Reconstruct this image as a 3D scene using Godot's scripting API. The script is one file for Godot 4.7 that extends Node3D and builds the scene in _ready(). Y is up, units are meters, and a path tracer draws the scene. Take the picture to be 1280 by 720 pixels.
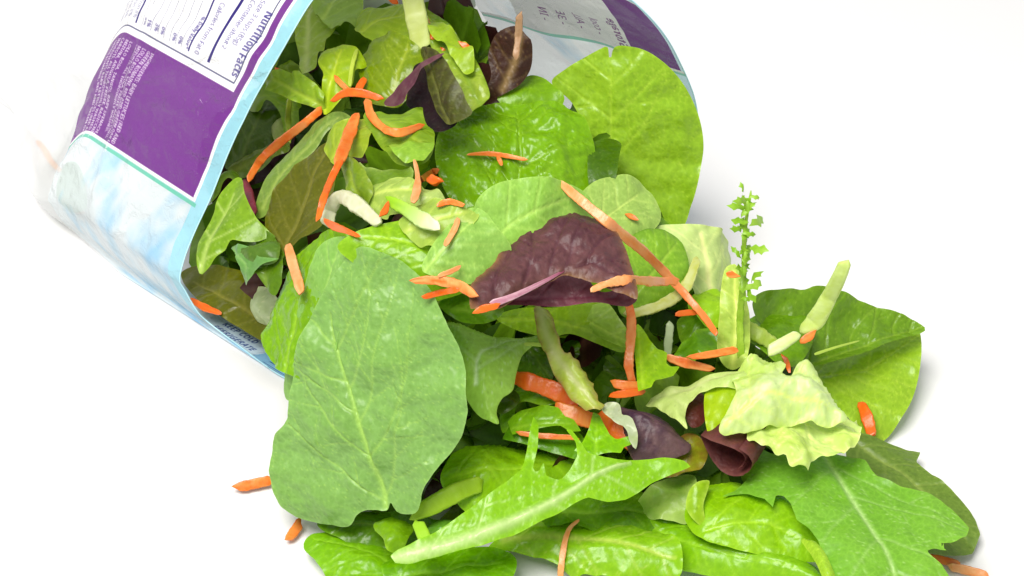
extends Node3D
# Salad greens spilling out of a printed plastic bag on a white table, lit like a high-key studio shot. Lengths below are in centimetres, scaled to metres when meshes are made.

const CM := 0.01
const PITCH := 38.0
const DIST := 60.0
const FOCAL := 2400.0
const ALB := 0.98

var cam_at := Vector3.ZERO
var ax := Vector3.RIGHT
var ay := Vector3.UP
var az := Vector3.FORWARD
var heap_points := PackedVector3Array()
var reach := PackedFloat32Array()      # height of what already lies on the table, on a coarse grid: new pieces rest on it
const RW := 400
const RH := 240
const RX := -160
const RY := -120
const RS := 4.0
var taken := {}
var soft := FastNoiseLite.new()
var fine := FastNoiseLite.new()
var M := {}
var leaf_count := 0


func _ready():
	setup()
	make_materials()
	make_table()
	make_bag()
	make_deep_leaves()
	make_salad()


func setup():
	var p := deg_to_rad(PITCH)
	az = Vector3(0, -sin(p), -cos(p))
	ay = Vector3(0, cos(p), -sin(p))
	cam_at = -az * DIST
	var cam := Camera3D.new()
	cam.name = "camera"
	cam.fov = rad_to_deg(2.0 * atan(360.0 / FOCAL))
	cam.near = 0.05
	cam.far = 20.0
	cam.transform = Transform3D(Basis(ax, ay, -az), cam_at * CM)
	add_child(cam)
	var env := Environment.new()
	env.background_mode = Environment.BG_COLOR
	env.background_color = Color(1.0, 1.0, 1.0)
	env.background_energy_multiplier = 0.55
	env.tonemap_mode = Environment.TONE_MAPPER_LINEAR
	env.tonemap_exposure = 1.0
	env.sdfgi_enabled = true
	env.ssao_enabled = true
	env.ssil_enabled = true
	var we := WorldEnvironment.new()
	we.name = "environment"
	we.environment = env
	add_child(we)
	var key := AreaLight3D.new()          # the big softbox, up and behind to the left
	key.name = "softbox"
	key.area_size = Vector2(0.5, 0.5)
	key.area_normalize_energy = true
	key.light_energy = 1.34
	key.light_color = Color(1.0, 0.985, 0.96)
	key.shadow_enabled = true
	add_child(key)
	key.look_at_from_position(Vector3(-0.22, 0.90, 0.36), Vector3(0.0, 0.03, 0.0), Vector3.UP)
	soft.seed = 7
	soft.noise_type = FastNoiseLite.TYPE_SIMPLEX_SMOOTH
	soft.frequency = 0.32
	soft.fractal_octaves = 2
	fine.seed = 21
	fine.noise_type = FastNoiseLite.TYPE_SIMPLEX_SMOOTH
	fine.frequency = 1.6
	fine.fractal_octaves = 3
	reach.resize(RW * RH)
	reach.fill(0.0)


# ---------------------------------------------------------------- measuring

func ray(x: float, y: float) -> Vector3:
	return az * FOCAL + ax * (x - 640.0) + ay * (360.0 - y)


func at(x: float, y: float, h: float) -> Vector3:      # the point at height h seen at that place of the photograph, in cm
	var r := ray(x, y)
	return cam_at + r * ((h - cam_at.y) / r.y)


func seen_at(p: Vector3) -> Vector2:
	var d := p - cam_at
	var k := FOCAL / d.dot(az)
	return Vector2(640.0 + d.dot(ax) * k, 360.0 - d.dot(ay) * k)


func heap(x: float, y: float) -> float:                # the heap's rough surface
	var total := 0.0
	var sum := 0.0
	for q in heap_points:
		var d2 := (q.x - x) * (q.x - x) + (q.y - y) * (q.y - y) + 900.0
		var w := 1.0 / (d2 * d2)
		total += w
		sum += w * q.z
	return sum / total


func cell(x: float, y: float) -> int:
	var i := int((x - RX) / RS)
	var j := int((y - RY) / RS)
	return -1 if i < 0 or j < 0 or i >= RW or j >= RH else j * RW + i


func rest(x: float, y: float, r: float) -> float:      # the highest thing within r pixels
	var best := 0.0
	var n := int(ceil(r / RS))
	for b in range(-n, n + 1):
		for a in range(-n, n + 1):
			var c := cell(x + a * RS, y + b * RS)
			if c >= 0:
				best = maxf(best, reach[c])
	return best


func lay(points: PackedVector3Array):
	for p in points:
		var s := seen_at(p)
		var c := cell(s.x, s.y)
		if c >= 0 and p.y > reach[c]:
			reach[c] = p.y


# ---------------------------------------------------------------- naming

func numbered(called: String) -> String:
	var n: int = taken.get(called, 0)
	taken[called] = n + 1
	return called if n == 0 else "%s_%03d" % [called, n]


func tag(o: Node, label: String, category: String, group := "", kind := ""):
	if label:
		o.set_meta("label", label)
	if category:
		o.set_meta("category", category)
	if group:
		o.set_meta("group", group)
	if kind:
		o.set_meta("kind", kind)


func put(called: String, mesh: Mesh, material: Material, parent: Node = null) -> MeshInstance3D:
	var o := MeshInstance3D.new()
	o.mesh = mesh
	o.material_override = material
	if parent == null:
		o.name = numbered(called)
		add_child(o, true)
	else:
		o.name = called
		parent.add_child(o, true)
	return o


func base(called: String) -> Node3D:
	var o := Node3D.new()
	o.name = numbered(called)
	add_child(o, true)
	return o


func rgb(r: float, g: float, b: float) -> Color:       # base colour from an sRGB reading
	var c := Color(r / 255.0, g / 255.0, b / 255.0).srgb_to_linear()
	if g > r and g > b * 1.15:
		var k := clampf((g - b) / g * 1.3 - 0.25, 0.0, 1.0)
		return Color(c.r * (1.0 + 0.25 * k) * ALB, c.g * 1.06 * ALB, c.b * (1.0 - 0.55 * k) * ALB)
	return Color(c.r * ALB, c.g * ALB, c.b * ALB)


# ---------------------------------------------------------------- materials

func noise_map(frequency: float, bump: float, cells := false, sd := 1, octaves := 4) -> NoiseTexture2D:
	var n := FastNoiseLite.new()
	n.seed = sd
	n.noise_type = FastNoiseLite.TYPE_CELLULAR if cells else FastNoiseLite.TYPE_SIMPLEX_SMOOTH
	n.frequency = frequency
	n.fractal_octaves = octaves
	var t := NoiseTexture2D.new()
	t.width = 512
	t.height = 512
	t.seamless = true
	t.noise = n
	t.as_normal_map = true
	t.bump_strength = bump
	return t


func net_map(frequency: float, sd: int, as_normal: bool, bump: float, low: Color) -> NoiseTexture2D:
	# the fine net of veins that every leaf has: cells with pale lines between them
	var n := FastNoiseLite.new()
	n.seed = sd
	n.noise_type = FastNoiseLite.TYPE_CELLULAR
	n.cellular_return_type = FastNoiseLite.RETURN_DISTANCE2_SUB
	n.cellular_jitter = 0.95
	n.frequency = frequency
	n.fractal_octaves = 2
	n.fractal_type = FastNoiseLite.FRACTAL_FBM
	n.fractal_gain = 0.45
	n.domain_warp_enabled = true
	n.domain_warp_amplitude = 14.0
	n.domain_warp_frequency = 0.02
	var t := NoiseTexture2D.new()
	t.width = 512
	t.height = 512
	t.seamless = true
	t.noise = n
	if as_normal:
		t.as_normal_map = true
		t.bump_strength = bump
	else:
		var g := Gradient.new()
		g.offsets = PackedFloat32Array([0.0, 0.22, 0.6, 1.0])
		g.colors = PackedColorArray([Color(1, 1, 1), low.lerp(Color.WHITE, 0.45), low, low.darkened(0.06)])
		t.color_ramp = g
	return t


func plant(name_: String, rough: float, spec: float, through: Color, normal: Texture2D, strength: float, per_m: float, net: Texture2D = null) -> StandardMaterial3D:
	var m := StandardMaterial3D.new()
	m.resource_name = name_
	m.vertex_color_use_as_albedo = true
	m.roughness = rough
	m.metallic_specular = spec
	m.cull_mode = BaseMaterial3D.CULL_DISABLED
	m.normal_enabled = true
	m.normal_texture = normal
	m.normal_scale = strength
	m.uv1_triplanar = true
	m.uv1_scale = Vector3.ONE * per_m
	if net:
		m.albedo_texture = net
	if through.v > 0.0:
		m.backlight_enabled = true
		m.backlight = through.linear_to_srgb()
	return m


func make_materials():
	var skin := noise_map(0.035, 3.0, false, 3, 5)
	var pores := noise_map(0.06, 2.0, true, 5, 2)
	var net := net_map(0.034, 9, false, 0.0, Color(0.87, 0.895, 0.83))
	var quilt := net_map(0.034, 9, true, 5.0, Color.WHITE)
	var rnet := net_map(0.026, 14, false, 0.0, Color(1.0, 1.0, 1.0).darkened(0.12))
	var pnet := net_map(0.02, 15, false, 0.0, Color(0.93, 0.95, 0.88))
	M.glossy = plant("wet_leaf", 0.27, 0.42, Color(0.36, 0.42, 0.12), quilt, 0.22, 26.0, net)
	M.matte = plant("leaf_skin", 0.36, 0.42, Color(0.36, 0.42, 0.15), quilt, 0.22, 30.0, net)
	M.pale = plant("pale_lettuce", 0.36, 0.45, Color(0.5, 0.55, 0.3), skin, 0.4, 24.0, pnet)
	M.red = plant("red_leaf", 0.45, 0.42, Color(0.3, 0.14, 0.14), quilt, 0.55, 24.0, rnet)
	M.rib = plant("leaf_rib", 0.38, 0.45, Color(0.3, 0.34, 0.2), skin, 0.4, 30.0)
	M.carrot = plant("carrot_flesh", 0.3, 0.5, Color(0.3, 0.14, 0.05), pores, 0.5, 40.0)


# ---------------------------------------------------------------- shapes

func rounded(px: Array, sharp: bool, closed := true) -> PackedVector2Array:
	var p := PackedVector2Array()
	var n := px.size() / 2
	for i in n:
		p.append(Vector2(px[2 * i], px[2 * i + 1]))
	var out := PackedVector2Array()
	var last := n if closed else n - 1
	for i in last:
		var a := p[(i - 1 + n) % n] if closed or i > 0 else p[0]
		var b := p[i]
		var c := p[(i + 1) % n]
		var d := p[(i + 2) % n] if closed or i + 2 < n else p[n - 1]
		var steps := clampi(int(b.distance_to(c) / 4.0), 2, 14)
		for k in steps:
			var t := float(k) / steps
			var smooth_ := b.cubic_interpolate(c, a, d, t)
			out.append(smooth_.lerp(b.lerp(c, t), 0.72) if sharp else smooth_)
	if not closed:
		out.append(p[n - 1])
	return out


func sheet(px: Array, o: Dictionary, lift: float, s: float, quick: bool) -> Dictionary:
	# A leaf blade: the outline in its own plane, filled with a fine grid that is curved, creased and veined.
	var line := rounded(px, o.get("sharp", false))
	var c := Vector2.ZERO
	for q in line:
		c += q
	c /= line.size()
	if o.has("mid"):
		c = o.mid
	var flat: float = o.get("flat", 0.8)
	var hx := (heap(c.x + 40, c.y) - heap(c.x - 40, c.y)) / 80.0 * flat + float(o.get("gx", 0.0)) / 100.0
	var hy := clampf((heap(c.x, c.y + 40) - heap(c.x, c.y - 40)) / 80.0 * flat + float(o.get("gy", 0.0)) / 100.0, -0.024, 0.05)
	var h0: float = (o.h if o.has("h") else heap(c.x, c.y)) + lift
	var p0 := at(c.x, c.y, h0)
	var p1 := at(c.x + 50, c.y, h0 + hx * 50)
	var p2 := at(c.x, c.y + 50, h0 + hy * 50)
	var n := (p2 - p0).cross(p1 - p0).normalized()
	if n.dot(az) > 0:
		n = -n
	var plane := Plane(n, p0)
	var rib := PackedVector2Array()
	if o.has("rib"):
		rib = rounded(o.rib, false, false)
	var lie := func(q: Vector2) -> Vector3:
		var d := ray(q.x, q.y)
		return cam_at + d * ((plane.d - n.dot(cam_at)) / n.dot(d))
	var eu := (p1 - p0).normalized()
	if rib.size() > 1:
		eu = (lie.call(rib[rib.size() - 1]) - lie.call(rib[0])).normalized()
	var ev := n.cross(eu)
	var poly := PackedVector2Array()
	var lo := Vector2(1e9, 1e9)
	var hi := -lo
	for q in line:
		var d: Vector3 = lie.call(q) - p0
		var w := Vector2(d.dot(eu), d.dot(ev))
		poly.append(w)
		lo = lo.min(w)
		hi = hi.max(w)
	var ribw := PackedVector2Array()
	for q in rib:
		var d: Vector3 = lie.call(q) - p0
		ribw.append(Vector2(d.dot(eu), d.dot(ev)))
	s = maxf(s, sqrt((hi.x - lo.x) * (hi.y - lo.y) / 42000.0))
	var nu := int((hi.x - lo.x) / s) + 4
	var nv := int((hi.y - lo.y) / s) + 4
	lo -= Vector2(s, s) * 1.2
	var inside := PackedByteArray()
	inside.resize(nu * nv)
	var np := poly.size()
	for j in nv:
		var y := lo.y + j * s
		var cuts := PackedFloat32Array()
		for i in np:
			var a := poly[i]
			var b := poly[(i + 1) % np]
			if (a.y <= y) != (b.y <= y):
				cuts.append(a.x + (b.x - a.x) * (y - a.y) / (b.y - a.y))
		cuts.sort()
		for k in range(0, cuts.size() - 1, 2):
			for i in range(maxi(0, int(ceil((cuts[k] - lo.x) / s))), mini(nu - 1, int((cuts[k + 1] - lo.x) / s)) + 1):
				inside[j * nu + i] = 1
	# distance from the edge
	var edge := PackedFloat32Array()
	edge.resize(nu * nv)
	for i in nu * nv:
		edge[i] = 1e4 if inside[i] else 0.0
	for j in range(1, nv):
		for i in range(1, nu - 1):
			var k := j * nu + i
			if edge[k] > 0.0:
				edge[k] = minf(edge[k], minf(minf(edge[k - 1], edge[k - nu]) + 1.0, minf(edge[k - nu - 1], edge[k - nu + 1]) + 1.414))
	for j in range(nv - 2, -1, -1):
		for i in range(nu - 2, 0, -1):
			var k := j * nu + i
			if edge[k] > 0.0:
				edge[k] = minf(edge[k], minf(minf(edge[k + 1], edge[k + nu]) + 1.0, minf(edge[k + nu + 1], edge[k + nu - 1]) + 1.414))
	# veins
	var dr := PackedFloat32Array()
	var dl := PackedFloat32Array()
	dr.resize(nu * nv)
	dl.resize(nu * nv)
	dr.fill(9.0)
	dl.fill(9.0)
	var rw: float = o.get("rib_w", 0.09)
	if ribw.size() > 1:
		var m := ribw.size()
		for i in m - 1:
			var steps := maxi(1, int(ribw[i].distance_to(ribw[i + 1]) / (s * 0.7)))
			for k in steps:
				var t := (i + float(k) / steps) / (m - 1)
				stamp(dr, nu, nv, (ribw[i].lerp(ribw[i + 1], float(k) / steps) - lo) / s, s, 3.0 * rw, rw * lerpf(1.0, o.get("rib_end", 0.35), t))
		var count: int = o.get("veins", 4)
		if not quick:
			var rng := RandomNumberGenerator.new()
			rng.seed = 100 + leaf_count
			var reach_v := (hi - lo).length() * 0.5
			for k in count:
				for side: float in [-1.0, 1.0]:
					var t := clampf((k + 0.45 + rng.randf_range(-0.25, 0.25)) / (count + 0.3), 0.02, 0.97)
					var f := t * (m - 1)
					var i := mini(int(f), m - 2)
					var q := ribw[i].lerp(ribw[i + 1], f - i)
					var d := (ribw[i + 1] - ribw[i]).normalized().rotated(side * rng.randf_range(0.75, 1.0))
					var turn: float = -side * rng.randf_range(0.05, 0.16) * s
					vein(dl, nu, nv, inside, lo, s, q, d, turn, reach_v, 0.04 * o.get("vein_w", 1.0), rng, 2)
	# which grid points are used
	var used := PackedInt32Array()
	used.resize(nu * nv)
	used.fill(-1)
	var spots := PackedInt32Array()
	for j in nv - 1:
		for i in nu - 1:
			var k := j * nu + i
			if inside[k] + inside[k + 1] + inside[k + nu] + inside[k + nu + 1] > 0:
				for q in [k, k + 1, k + nu, k + nu + 1]:
					if used[q] < 0:
						used[q] = spots.size()
						spots.append(q)
	var pts := PackedVector3Array()
	var cols := PackedColorArray()
	pts.resize(spots.size())
	cols.resize(spots.size())
	var tone: Color = o.tone
	var tone2: Color = o.get("tone2", Color(tone.r * 0.72, tone.g * 0.78, tone.b * 0.7))
	var ribc: Color = o.get("rib_c", Color(tone.r * 1.5 + 0.05, tone.g * 1.3 + 0.05, tone.b * 1.4 + 0.03))
	var edgec: Color = o.get("edge", Color(tone.r * 1.3 + 0.02, tone.g * 1.2 + 0.02, tone.b * 1.3 + 0.01))
	var edgew: float = o.get("edge_w", 0.035)
	var off := Vector2(leaf_count * 13.7, leaf_count * 5.1)
	var half := (hi - lo) * 0.5
	var mid := lo + half
	var fold: float = o.get("fold", 0.14 if leaf_count % 3 != 0 else -0.1)
	var dome: float = o.get("dome", 0.0)
	var dome_r: float = o.get("dome_r", 0.5)
	var cu: float = o.get("cu", 0.12)
	var cv: float = o.get("cv", 0.16)
	var wav: float = o.get("wav", 0.13)
	var ruf: float = o.get("ruf", 0.025)
	var crk: float = o.get("crk", 0.03)
	var groove: float = o.get("groove", 0.035)
	var mott: float = o.get("mott", 0.38)
	var vc: float = o.get("vein_c", 0.45)
	for v in spots.size():
		var k := spots[v]
		var w := lo + Vector2(k % nu, k / nu) * s
		var ed := edge[k] * s
		if not inside[k]:
			w = nearest(poly, w)
			ed = 0.0
		var e := (w - mid) / half
		var z := -cu * e.x * e.x - cv * e.y * e.y
		var n1 := soft.get_noise_2d(w.x * 1.3 + off.x, w.y * 1.3 + off.y)
		z += wav * n1 * 1.6
		if ribw.size() > 1:
			z += fold * absf(w.y - ribw[0].lerp(ribw[ribw.size() - 1], 0.5).y) / maxf(half.y, 0.2)
		if ruf > 0.0 and ed < 1.2:
			z += ruf * exp(-ed / 0.35) * 2.2 * soft.get_noise_2d(w.x * 3.2 + off.y + 50, w.y * 3.2 + off.x)
		if dome != 0.0:
			z += dome * (1.0 - exp(-ed / dome_r)) - dome * 0.8
		var a := dr[k]
		var b := dl[k]
		var rv := exp(-a * a * 1.2)
		var lv := exp(-b * b)
		z += groove * (rv * float(o.get("ridge", -1.0)) - 0.6 * lv)
		if not quick:
			z += crk * 0.9 * fine.get_noise_2d(w.x * 0.9 + off.x, w.y * 0.9 + off.y) * (1.0 - maxf(rv, lv))
			var n2 := fine.get_noise_2d(w.x * 2.0 + off.x + 9, w.y * 2.0 + off.y)
			var col := tone.lerp(tone2, clampf(0.5 + 0.9 * n1 + 0.55 * n2, 0.0, 1.0) * mott)
			var fleck := fine.get_noise_2d(w.x * 7.0 + off.y, w.y * 7.0 + off.x)
			if fleck > 0.42:
				col = col.lerp(ribc, minf(0.5, (fleck - 0.42) * 3.0))
			elif fleck < -0.5:
				col = col.lerp(tone2 * 0.7, minf(0.5, (-0.5 - fleck) * 4.0))
			col = col.lerp(ribc, clampf(lv * vc, 0.0, 1.0))
			col = col.lerp(ribc, clampf(rv * float(o.get("rib_k", 0.95)), 0.0, 1.0))
			if edgew > 0.0:
				col = col.lerp(edgec, clampf(exp(-ed / edgew) * (0.8 + 0.6 * n1), 0.0, 1.0))
			cols[v] = col
		var p := p0 + eu * w.x + ev * w.y + n * z
		if p.y < 0.06:
			p.y = 0.06 + 0.02 * n1
		pts[v] = p
	if quick:
		return {"pts": pts}
	var idx := PackedInt32Array()
	for j in nv - 1:
		for i in nu - 1:
			var k := j * nu + i
			if inside[k] + inside[k + 1] + inside[k + nu] + inside[k + nu + 1] > 0:
				var q0 := used[k]
				var q1 := used[k + 1]
				var q2 := used[k + nu + 1]
				var q3 := used[k + nu]
				idx.append_array([q0, q2, q1, q0, q3, q2])
	return {"pts": pts, "cols": cols, "idx": idx, "at": p0}


func nearest(poly: PackedVector2Array, w: Vector2) -> Vector2:
	var best := w
	var bd := 1e9
	var np := poly.size()
	for i in np:
		var a := poly[i]
		if a.distance_squared_to(w) > bd + 1.0:
			continue
		var q := Geometry2D.get_closest_point_to_segment(w, a, poly[(i + 1) % np])
		var d := q.distance_squared_to(w)
		if d < bd:
			bd = d
			best = q
	return best


func stamp(field: PackedFloat32Array, nu: int, nv: int, g: Vector2, s: float, r: float, width: float):
	var n := int(ceil(r / s))
	var ci := int(round(g.x))
	var cj := int(round(g.y))
	for j in range(maxi(0, cj - n), mini(nv, cj + n + 1)):
		for i in range(maxi(0, ci - n), mini(nu, ci + n + 1)):
			var d := Vector2(i - g.x, j - g.y).length() * s / width
			if d < field[j * nu + i]:
				field[j * nu + i] = d


func vein(field: PackedFloat32Array, nu: int, nv: int, inside: PackedByteArray, lo: Vector2, s: float, q: Vector2, d: Vector2, turn: float, most: float, width: float, rng: RandomNumberGenerator, depth: int):
	var gone := 0.0
	var step := s * 0.8
	var next := rng.randf_range(0.5, 1.1)
	while gone < most:
		var g := (q - lo) / s
		var i := int(round(g.x))
		var j := int(round(g.y))
		if i < 1 or j < 1 or i >= nu - 1 or j >= nv - 1 or not inside[j * nu + i]:
			return
		stamp(field, nu, nv, g, s, width * 2.4, width * (1.0 - 0.6 * gone / most))
		q += d * step
		d = d.rotated(turn * 0.8 + rng.randf_range(-0.05, 0.05))
		gone += step
		if depth > 0 and gone > next:
			next = gone + rng.randf_range(0.5, 1.0)
			var side := 1.0 if rng.randf() < 0.5 else -1.0
			vein(field, nu, nv, inside, lo, s, q, d.rotated(side * rng.randf_range(0.6, 0.9)), 0.0, most * 0.4 * (1.0 - gone / most), width * 0.6, rng, depth - 1)


func finish(pts: PackedVector3Array, cols: PackedColorArray, idx: PackedInt32Array, origin := Vector3.ZERO) -> ArrayMesh:
	var normals := PackedVector3Array()
	normals.resize(pts.size())
	for t in range(0, idx.size(), 3):
		var a := pts[idx[t]]
		var f := (pts[idx[t + 2]] - a).cross(pts[idx[t + 1]] - a)
		normals[idx[t]] += f
		normals[idx[t + 1]] += f
		normals[idx[t + 2]] += f
	var m := PackedVector3Array()
	m.resize(pts.size())
	for i in pts.size():
		normals[i] = normals[i].normalized()
		m[i] = (pts[i] - origin) * CM
	var arrays := []
	arrays.resize(Mesh.ARRAY_MAX)
	arrays[Mesh.ARRAY_VERTEX] = m
	arrays[Mesh.ARRAY_NORMAL] = normals
	if cols.size():
		arrays[Mesh.ARRAY_COLOR] = cols
	arrays[Mesh.ARRAY_INDEX] = idx
	var mesh := ArrayMesh.new()
	mesh.add_surface_from_arrays(Mesh.PRIMITIVE_TRIANGLES, arrays)
	return mesh


func blade(called: String, px: Array, o: Dictionary, parent: Node = null) -> MeshInstance3D:
	leaf_count += 1
	var lift: float = o.get("lift", 0.0)
	if not o.get("fix", false):
		var first: Array = []
		for p in sheet(px, o, lift, 0.16, true).pts:
			var q := seen_at(p)
			var c := cell(q.x, q.y)
			if c >= 0 and reach[c] > 0.0:
				first.append(reach[c] - p.y)
		if first.size() > 4:
			first.sort()
			var over: float = first[int((first.size() - 1) * float(o.get("clear", 0.93)))]
			lift += clampf(over + 0.07, 0.0, 3.0)
	var d := sheet(px, o, lift, o.get("s", 0.05), false)
	lay(d.pts)
	var origin: Vector3 = d.at if parent == null else Vector3.ZERO
	if parent != null and parent.has_meta("origin_cm"):
		origin = parent.get_meta("origin_cm")
	var m := put(called, finish(d.pts, d.cols, d.idx, origin), M[o.get("m", "glossy")], parent)
	if parent == null:
		m.position = origin * CM
	return m


func tube(called: String, px: Array, o: Dictionary, parent: Node = null) -> MeshInstance3D:
	# A strip or stalk: px holds x, y, width triples; it lies on what is below unless the heights are given.
	leaf_count += 1
	var n := px.size() / 3
	var c2: Array = []
	var cw: Array = []
	for i in n:
		c2.append_array([px[3 * i], px[3 * i + 1]])
		cw.append(px[3 * i + 2])
	var path := rounded(c2, false, false)
	# steps along the path at even spacing
	var total := 0.0
	for i in path.size() - 1:
		total += path[i].distance_to(path[i + 1])
	var count := maxi(6, int(total / 2.2))
	var pos := PackedVector2Array()
	var wid := PackedFloat32Array()
	var seg_len := PackedFloat32Array()
	var acc := 0.0
	var i0 := 0
	var node_at := PackedFloat32Array()
	for i in n:
		node_at.append(0.0)
	var run := 0.0
	var kn := 1
	for i in path.size() - 1:
		run += path[i].distance_to(path[i + 1])
		if kn < n and path[i + 1].distance_to(Vector2(px[3 * kn], px[3 * kn + 1])) < 0.01:
			node_at[kn] = run
			kn += 1
	node_at[n - 1] = total
	for k in count + 1:
		var want := total * k / count
		while i0 < path.size() - 2 and acc + path[i0].distance_to(path[i0 + 1]) < want:
			acc += path[i0].distance_to(path[i0 + 1])
			i0 += 1
		pos.append(path[i0].lerp(path[i0 + 1], clampf((want - acc) / maxf(0.001, path[i0].distance_to(path[i0 + 1])), 0, 1)))
		var g := 0
		while g < n - 2 and node_at[g + 1] < want:
			g += 1
		var f := clampf((want - node_at[g]) / maxf(0.001, node_at[g + 1] - node_at[g]), 0, 1)
		wid.append(lerpf(cw[g], cw[g + 1], f))
		seg_len.append(g + f)
	var hs := PackedFloat32Array()
	var thick: float = o.get("thick", 0.6)
	for k in count + 1:
		if o.has("h"):
			var g := mini(int(seg_len[k]), n - 2)
			hs.append(lerpf(o.h[g], o.h[g + 1], seg_len[k] - g))
		else:
			hs.append(rest(pos[k].x, pos[k].y, wid[k] * 0.35) + wid[k] / 80.0 * thick)
	if not o.has("h"):
		for pass_ in 3:
			var before := hs.duplicate()
			var r := int(count * 0.14) + 2
			for k in count + 1:
				var sum := 0.0
				var num := 0
				for q in range(maxi(0, k - r), mini(count, k + r) + 1):
					sum += before[q]
					num += 1
				hs[k] = sum / num if pass_ == 2 else maxf(sum / num, before[k] - 0.05)
		for k in count + 1:
			hs[k] += float(o.get("lift", 0.0))
	var mids := PackedVector3Array()
	for k in count + 1:
		mids.append(at(pos[k].x, pos[k].y, hs[k]))
	var sides := 20
	var pts := PackedVector3Array()
	var cols := PackedColorArray()
	var idx := PackedInt32Array()
	var tone: Color = o.tone
	var tone2: Color = o.get("tone2", tone)
	var end1: Color = o.get("tip", tone)
	var jag: float = o.get("jag", 0.07)
	var power: float = o.get("square", 0.5)
	var skew1 := soft.get_noise_2d(leaf_count * 17.3, 1.0) * 1.6
	var skew2 := soft.get_noise_2d(leaf_count * 17.3, 9.0) * 1.6
	var slim: float = o.get("slim", 1.0)
	for k in count + 1:
		var fwd := (mids[mini(k + 1, count)] - mids[maxi(k - 1, 0)]).normalized()
		var view := (mids[k] - cam_at).normalized()
		var across := fwd.cross(view).normalized()
		var deep := across.cross(fwd).normalized()
		var roll := float(o.get("roll", 0.0)) + 0.25 * soft.get_noise_2d(k * 0.08 + leaf_count * 9.0, 3.0)
		var wr := wid[k] * 0.5 * slim * (1.0 + jag * 2.2 * soft.get_noise_2d(k * 0.25 + leaf_count * 4.0, 77.0)) * (cam_at.distance_to(mids[k]) / FOCAL)
		var taper := 1.0
		var from_end := minf(k, count - k) * total / count
		taper = lerpf(float(o.get("blunt", 0.7)) * (0.75 + 0.5 * soft.get_noise_2d(leaf_count * 31.0, float(k > count / 2) * 8.0)), 1.0, clampf(from_end / 4.0, 0, 1))
		for q in sides:
			var an := TAU * q / sides
			var x := signf(cos(an)) * pow(absf(cos(an)), power)
			var y := signf(sin(an)) * pow(absf(sin(an)), power) * thick
			x += jag * 1.6 * fine.get_noise_2d(k * 0.22 + leaf_count * 5.0, signf(x) * 9.0)
			var lump := 1.0 + jag * 2.0 * fine.get_noise_3d(k * 0.16 + leaf_count * 3.0, cos(an) * 0.6, sin(an) * 0.6) + jag * fine.get_noise_2d(k * 0.5 + leaf_count, an)
			if o.has("trough") and sin(an) * (1.0 if deep.dot(view) < 0 else -1.0) > 0.2:
				y *= 1.0 - float(o.trough)
			var d := (across * x + deep * y).rotated(fwd, roll)
			var p := mids[k] + d * wr * taper * lump
			p += fwd * x * wr * (skew1 * exp(-k * 0.45) + skew2 * exp(-(count - k) * 0.45))
			if p.y < 0.01:
				p.y = 0.01
			pts.append(p)
			var g := clampf(0.5 + 0.9 * fine.get_noise_3d(k * 0.05 + leaf_count * 7.0, x * 0.9, y * 0.9) + 0.35 * fine.get_noise_2d(k * 0.3, q * 3.1 + leaf_count) + 0.7 * fine.get_noise_2d(k * 0.03 + 40.0, q * 1.7 + leaf_count * 2.0), 0, 1)
			var col := tone.lerp(tone2, g)
			if o.has("tip"):
				col = col.lerp(end1, pow(1.0 - float(k) / count, 2.0))
			if o.has("foot"):
				col = col.lerp(o.foot, pow(float(k) / count, 2.0))
			cols.append(col)
	for k in count:
		for q in sides:
			var a := k * sides + q
			var b := k * sides + (q + 1) % sides
			idx.append_array([a, b, a + sides, b, b + sides, a + sides])
	for e in [0, count]:
		var centre := pts.size()
		var mean := Vector3.ZERO
		for q in sides:
			mean += pts[e * sides + q]
		pts.append(mean / sides)
		cols.append(cols[e * sides].lerp(Color(0.8, 0.75, 0.55) * 0.7, float(o.get("cut", 0.15))))
		for q in sides:
			var a: int = e * sides + q
			var b: int = e * sides + (q + 1) % sides
			if e == 0:
				idx.append_array([centre, b, a])
			else:
				idx.append_array([centre, a, b])
	# windings are turned so that normals point outwards
	var probe := (pts[idx[2]] - pts[idx[0]]).cross(pts[idx[1]] - pts[idx[0]])
	if probe.dot(pts[idx[0]] - mids[0]) < 0:
		for t in range(0, idx.size(), 3):
			var w := idx[t + 1]
			idx[t + 1] = idx[t + 2]
			idx[t + 2] = w
	if not o.get("ghost", false):
		lay(pts)
	var origin := mids[count / 2] if parent == null else Vector3.ZERO
	if parent != null and parent.has_meta("origin_cm"):
		origin = parent.get_meta("origin_cm")
	var m := put(called, finish(pts, cols, idx, origin), M[o.get("m", "carrot")], parent)
	if parent == null:
		m.position = origin * CM
	return m


# ---------------------------------------------------------------- table and bag

func make_table():
	var pts := PackedVector3Array()
	var idx := PackedInt32Array()
	var n := 24
	for j in n + 1:
		for i in n + 1:
			var x := (float(i) / n - 0.5) * 400.0
			var z := (float(j) / n - 0.5) * 400.0
			pts.append(Vector3(x, 0, z))
	for j in n:
		for i in n:
			var k := j * (n + 1) + i
			idx.append_array([k, k + 1, k + n + 2, k, k + n + 2, k + n + 1])
	var m := StandardMaterial3D.new()
	m.resource_name = "white_paper"
	m.albedo_color = Color(0.885, 0.885, 0.89)
	m.roughness = 0.75
	m.metallic_specular = 0.25
	m.normal_enabled = true
	m.normal_texture = noise_map(0.02, 1.5, false, 11, 5)
	m.normal_scale = 0.12
	m.uv1_triplanar = true
	m.uv1_scale = Vector3.ONE * 9.0
	var o := put("table_top", finish(pts, PackedColorArray(), idx), m)
	tag(o, "smooth white surface that the bag and the salad lie on", "table top", "", "structure")


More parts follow.
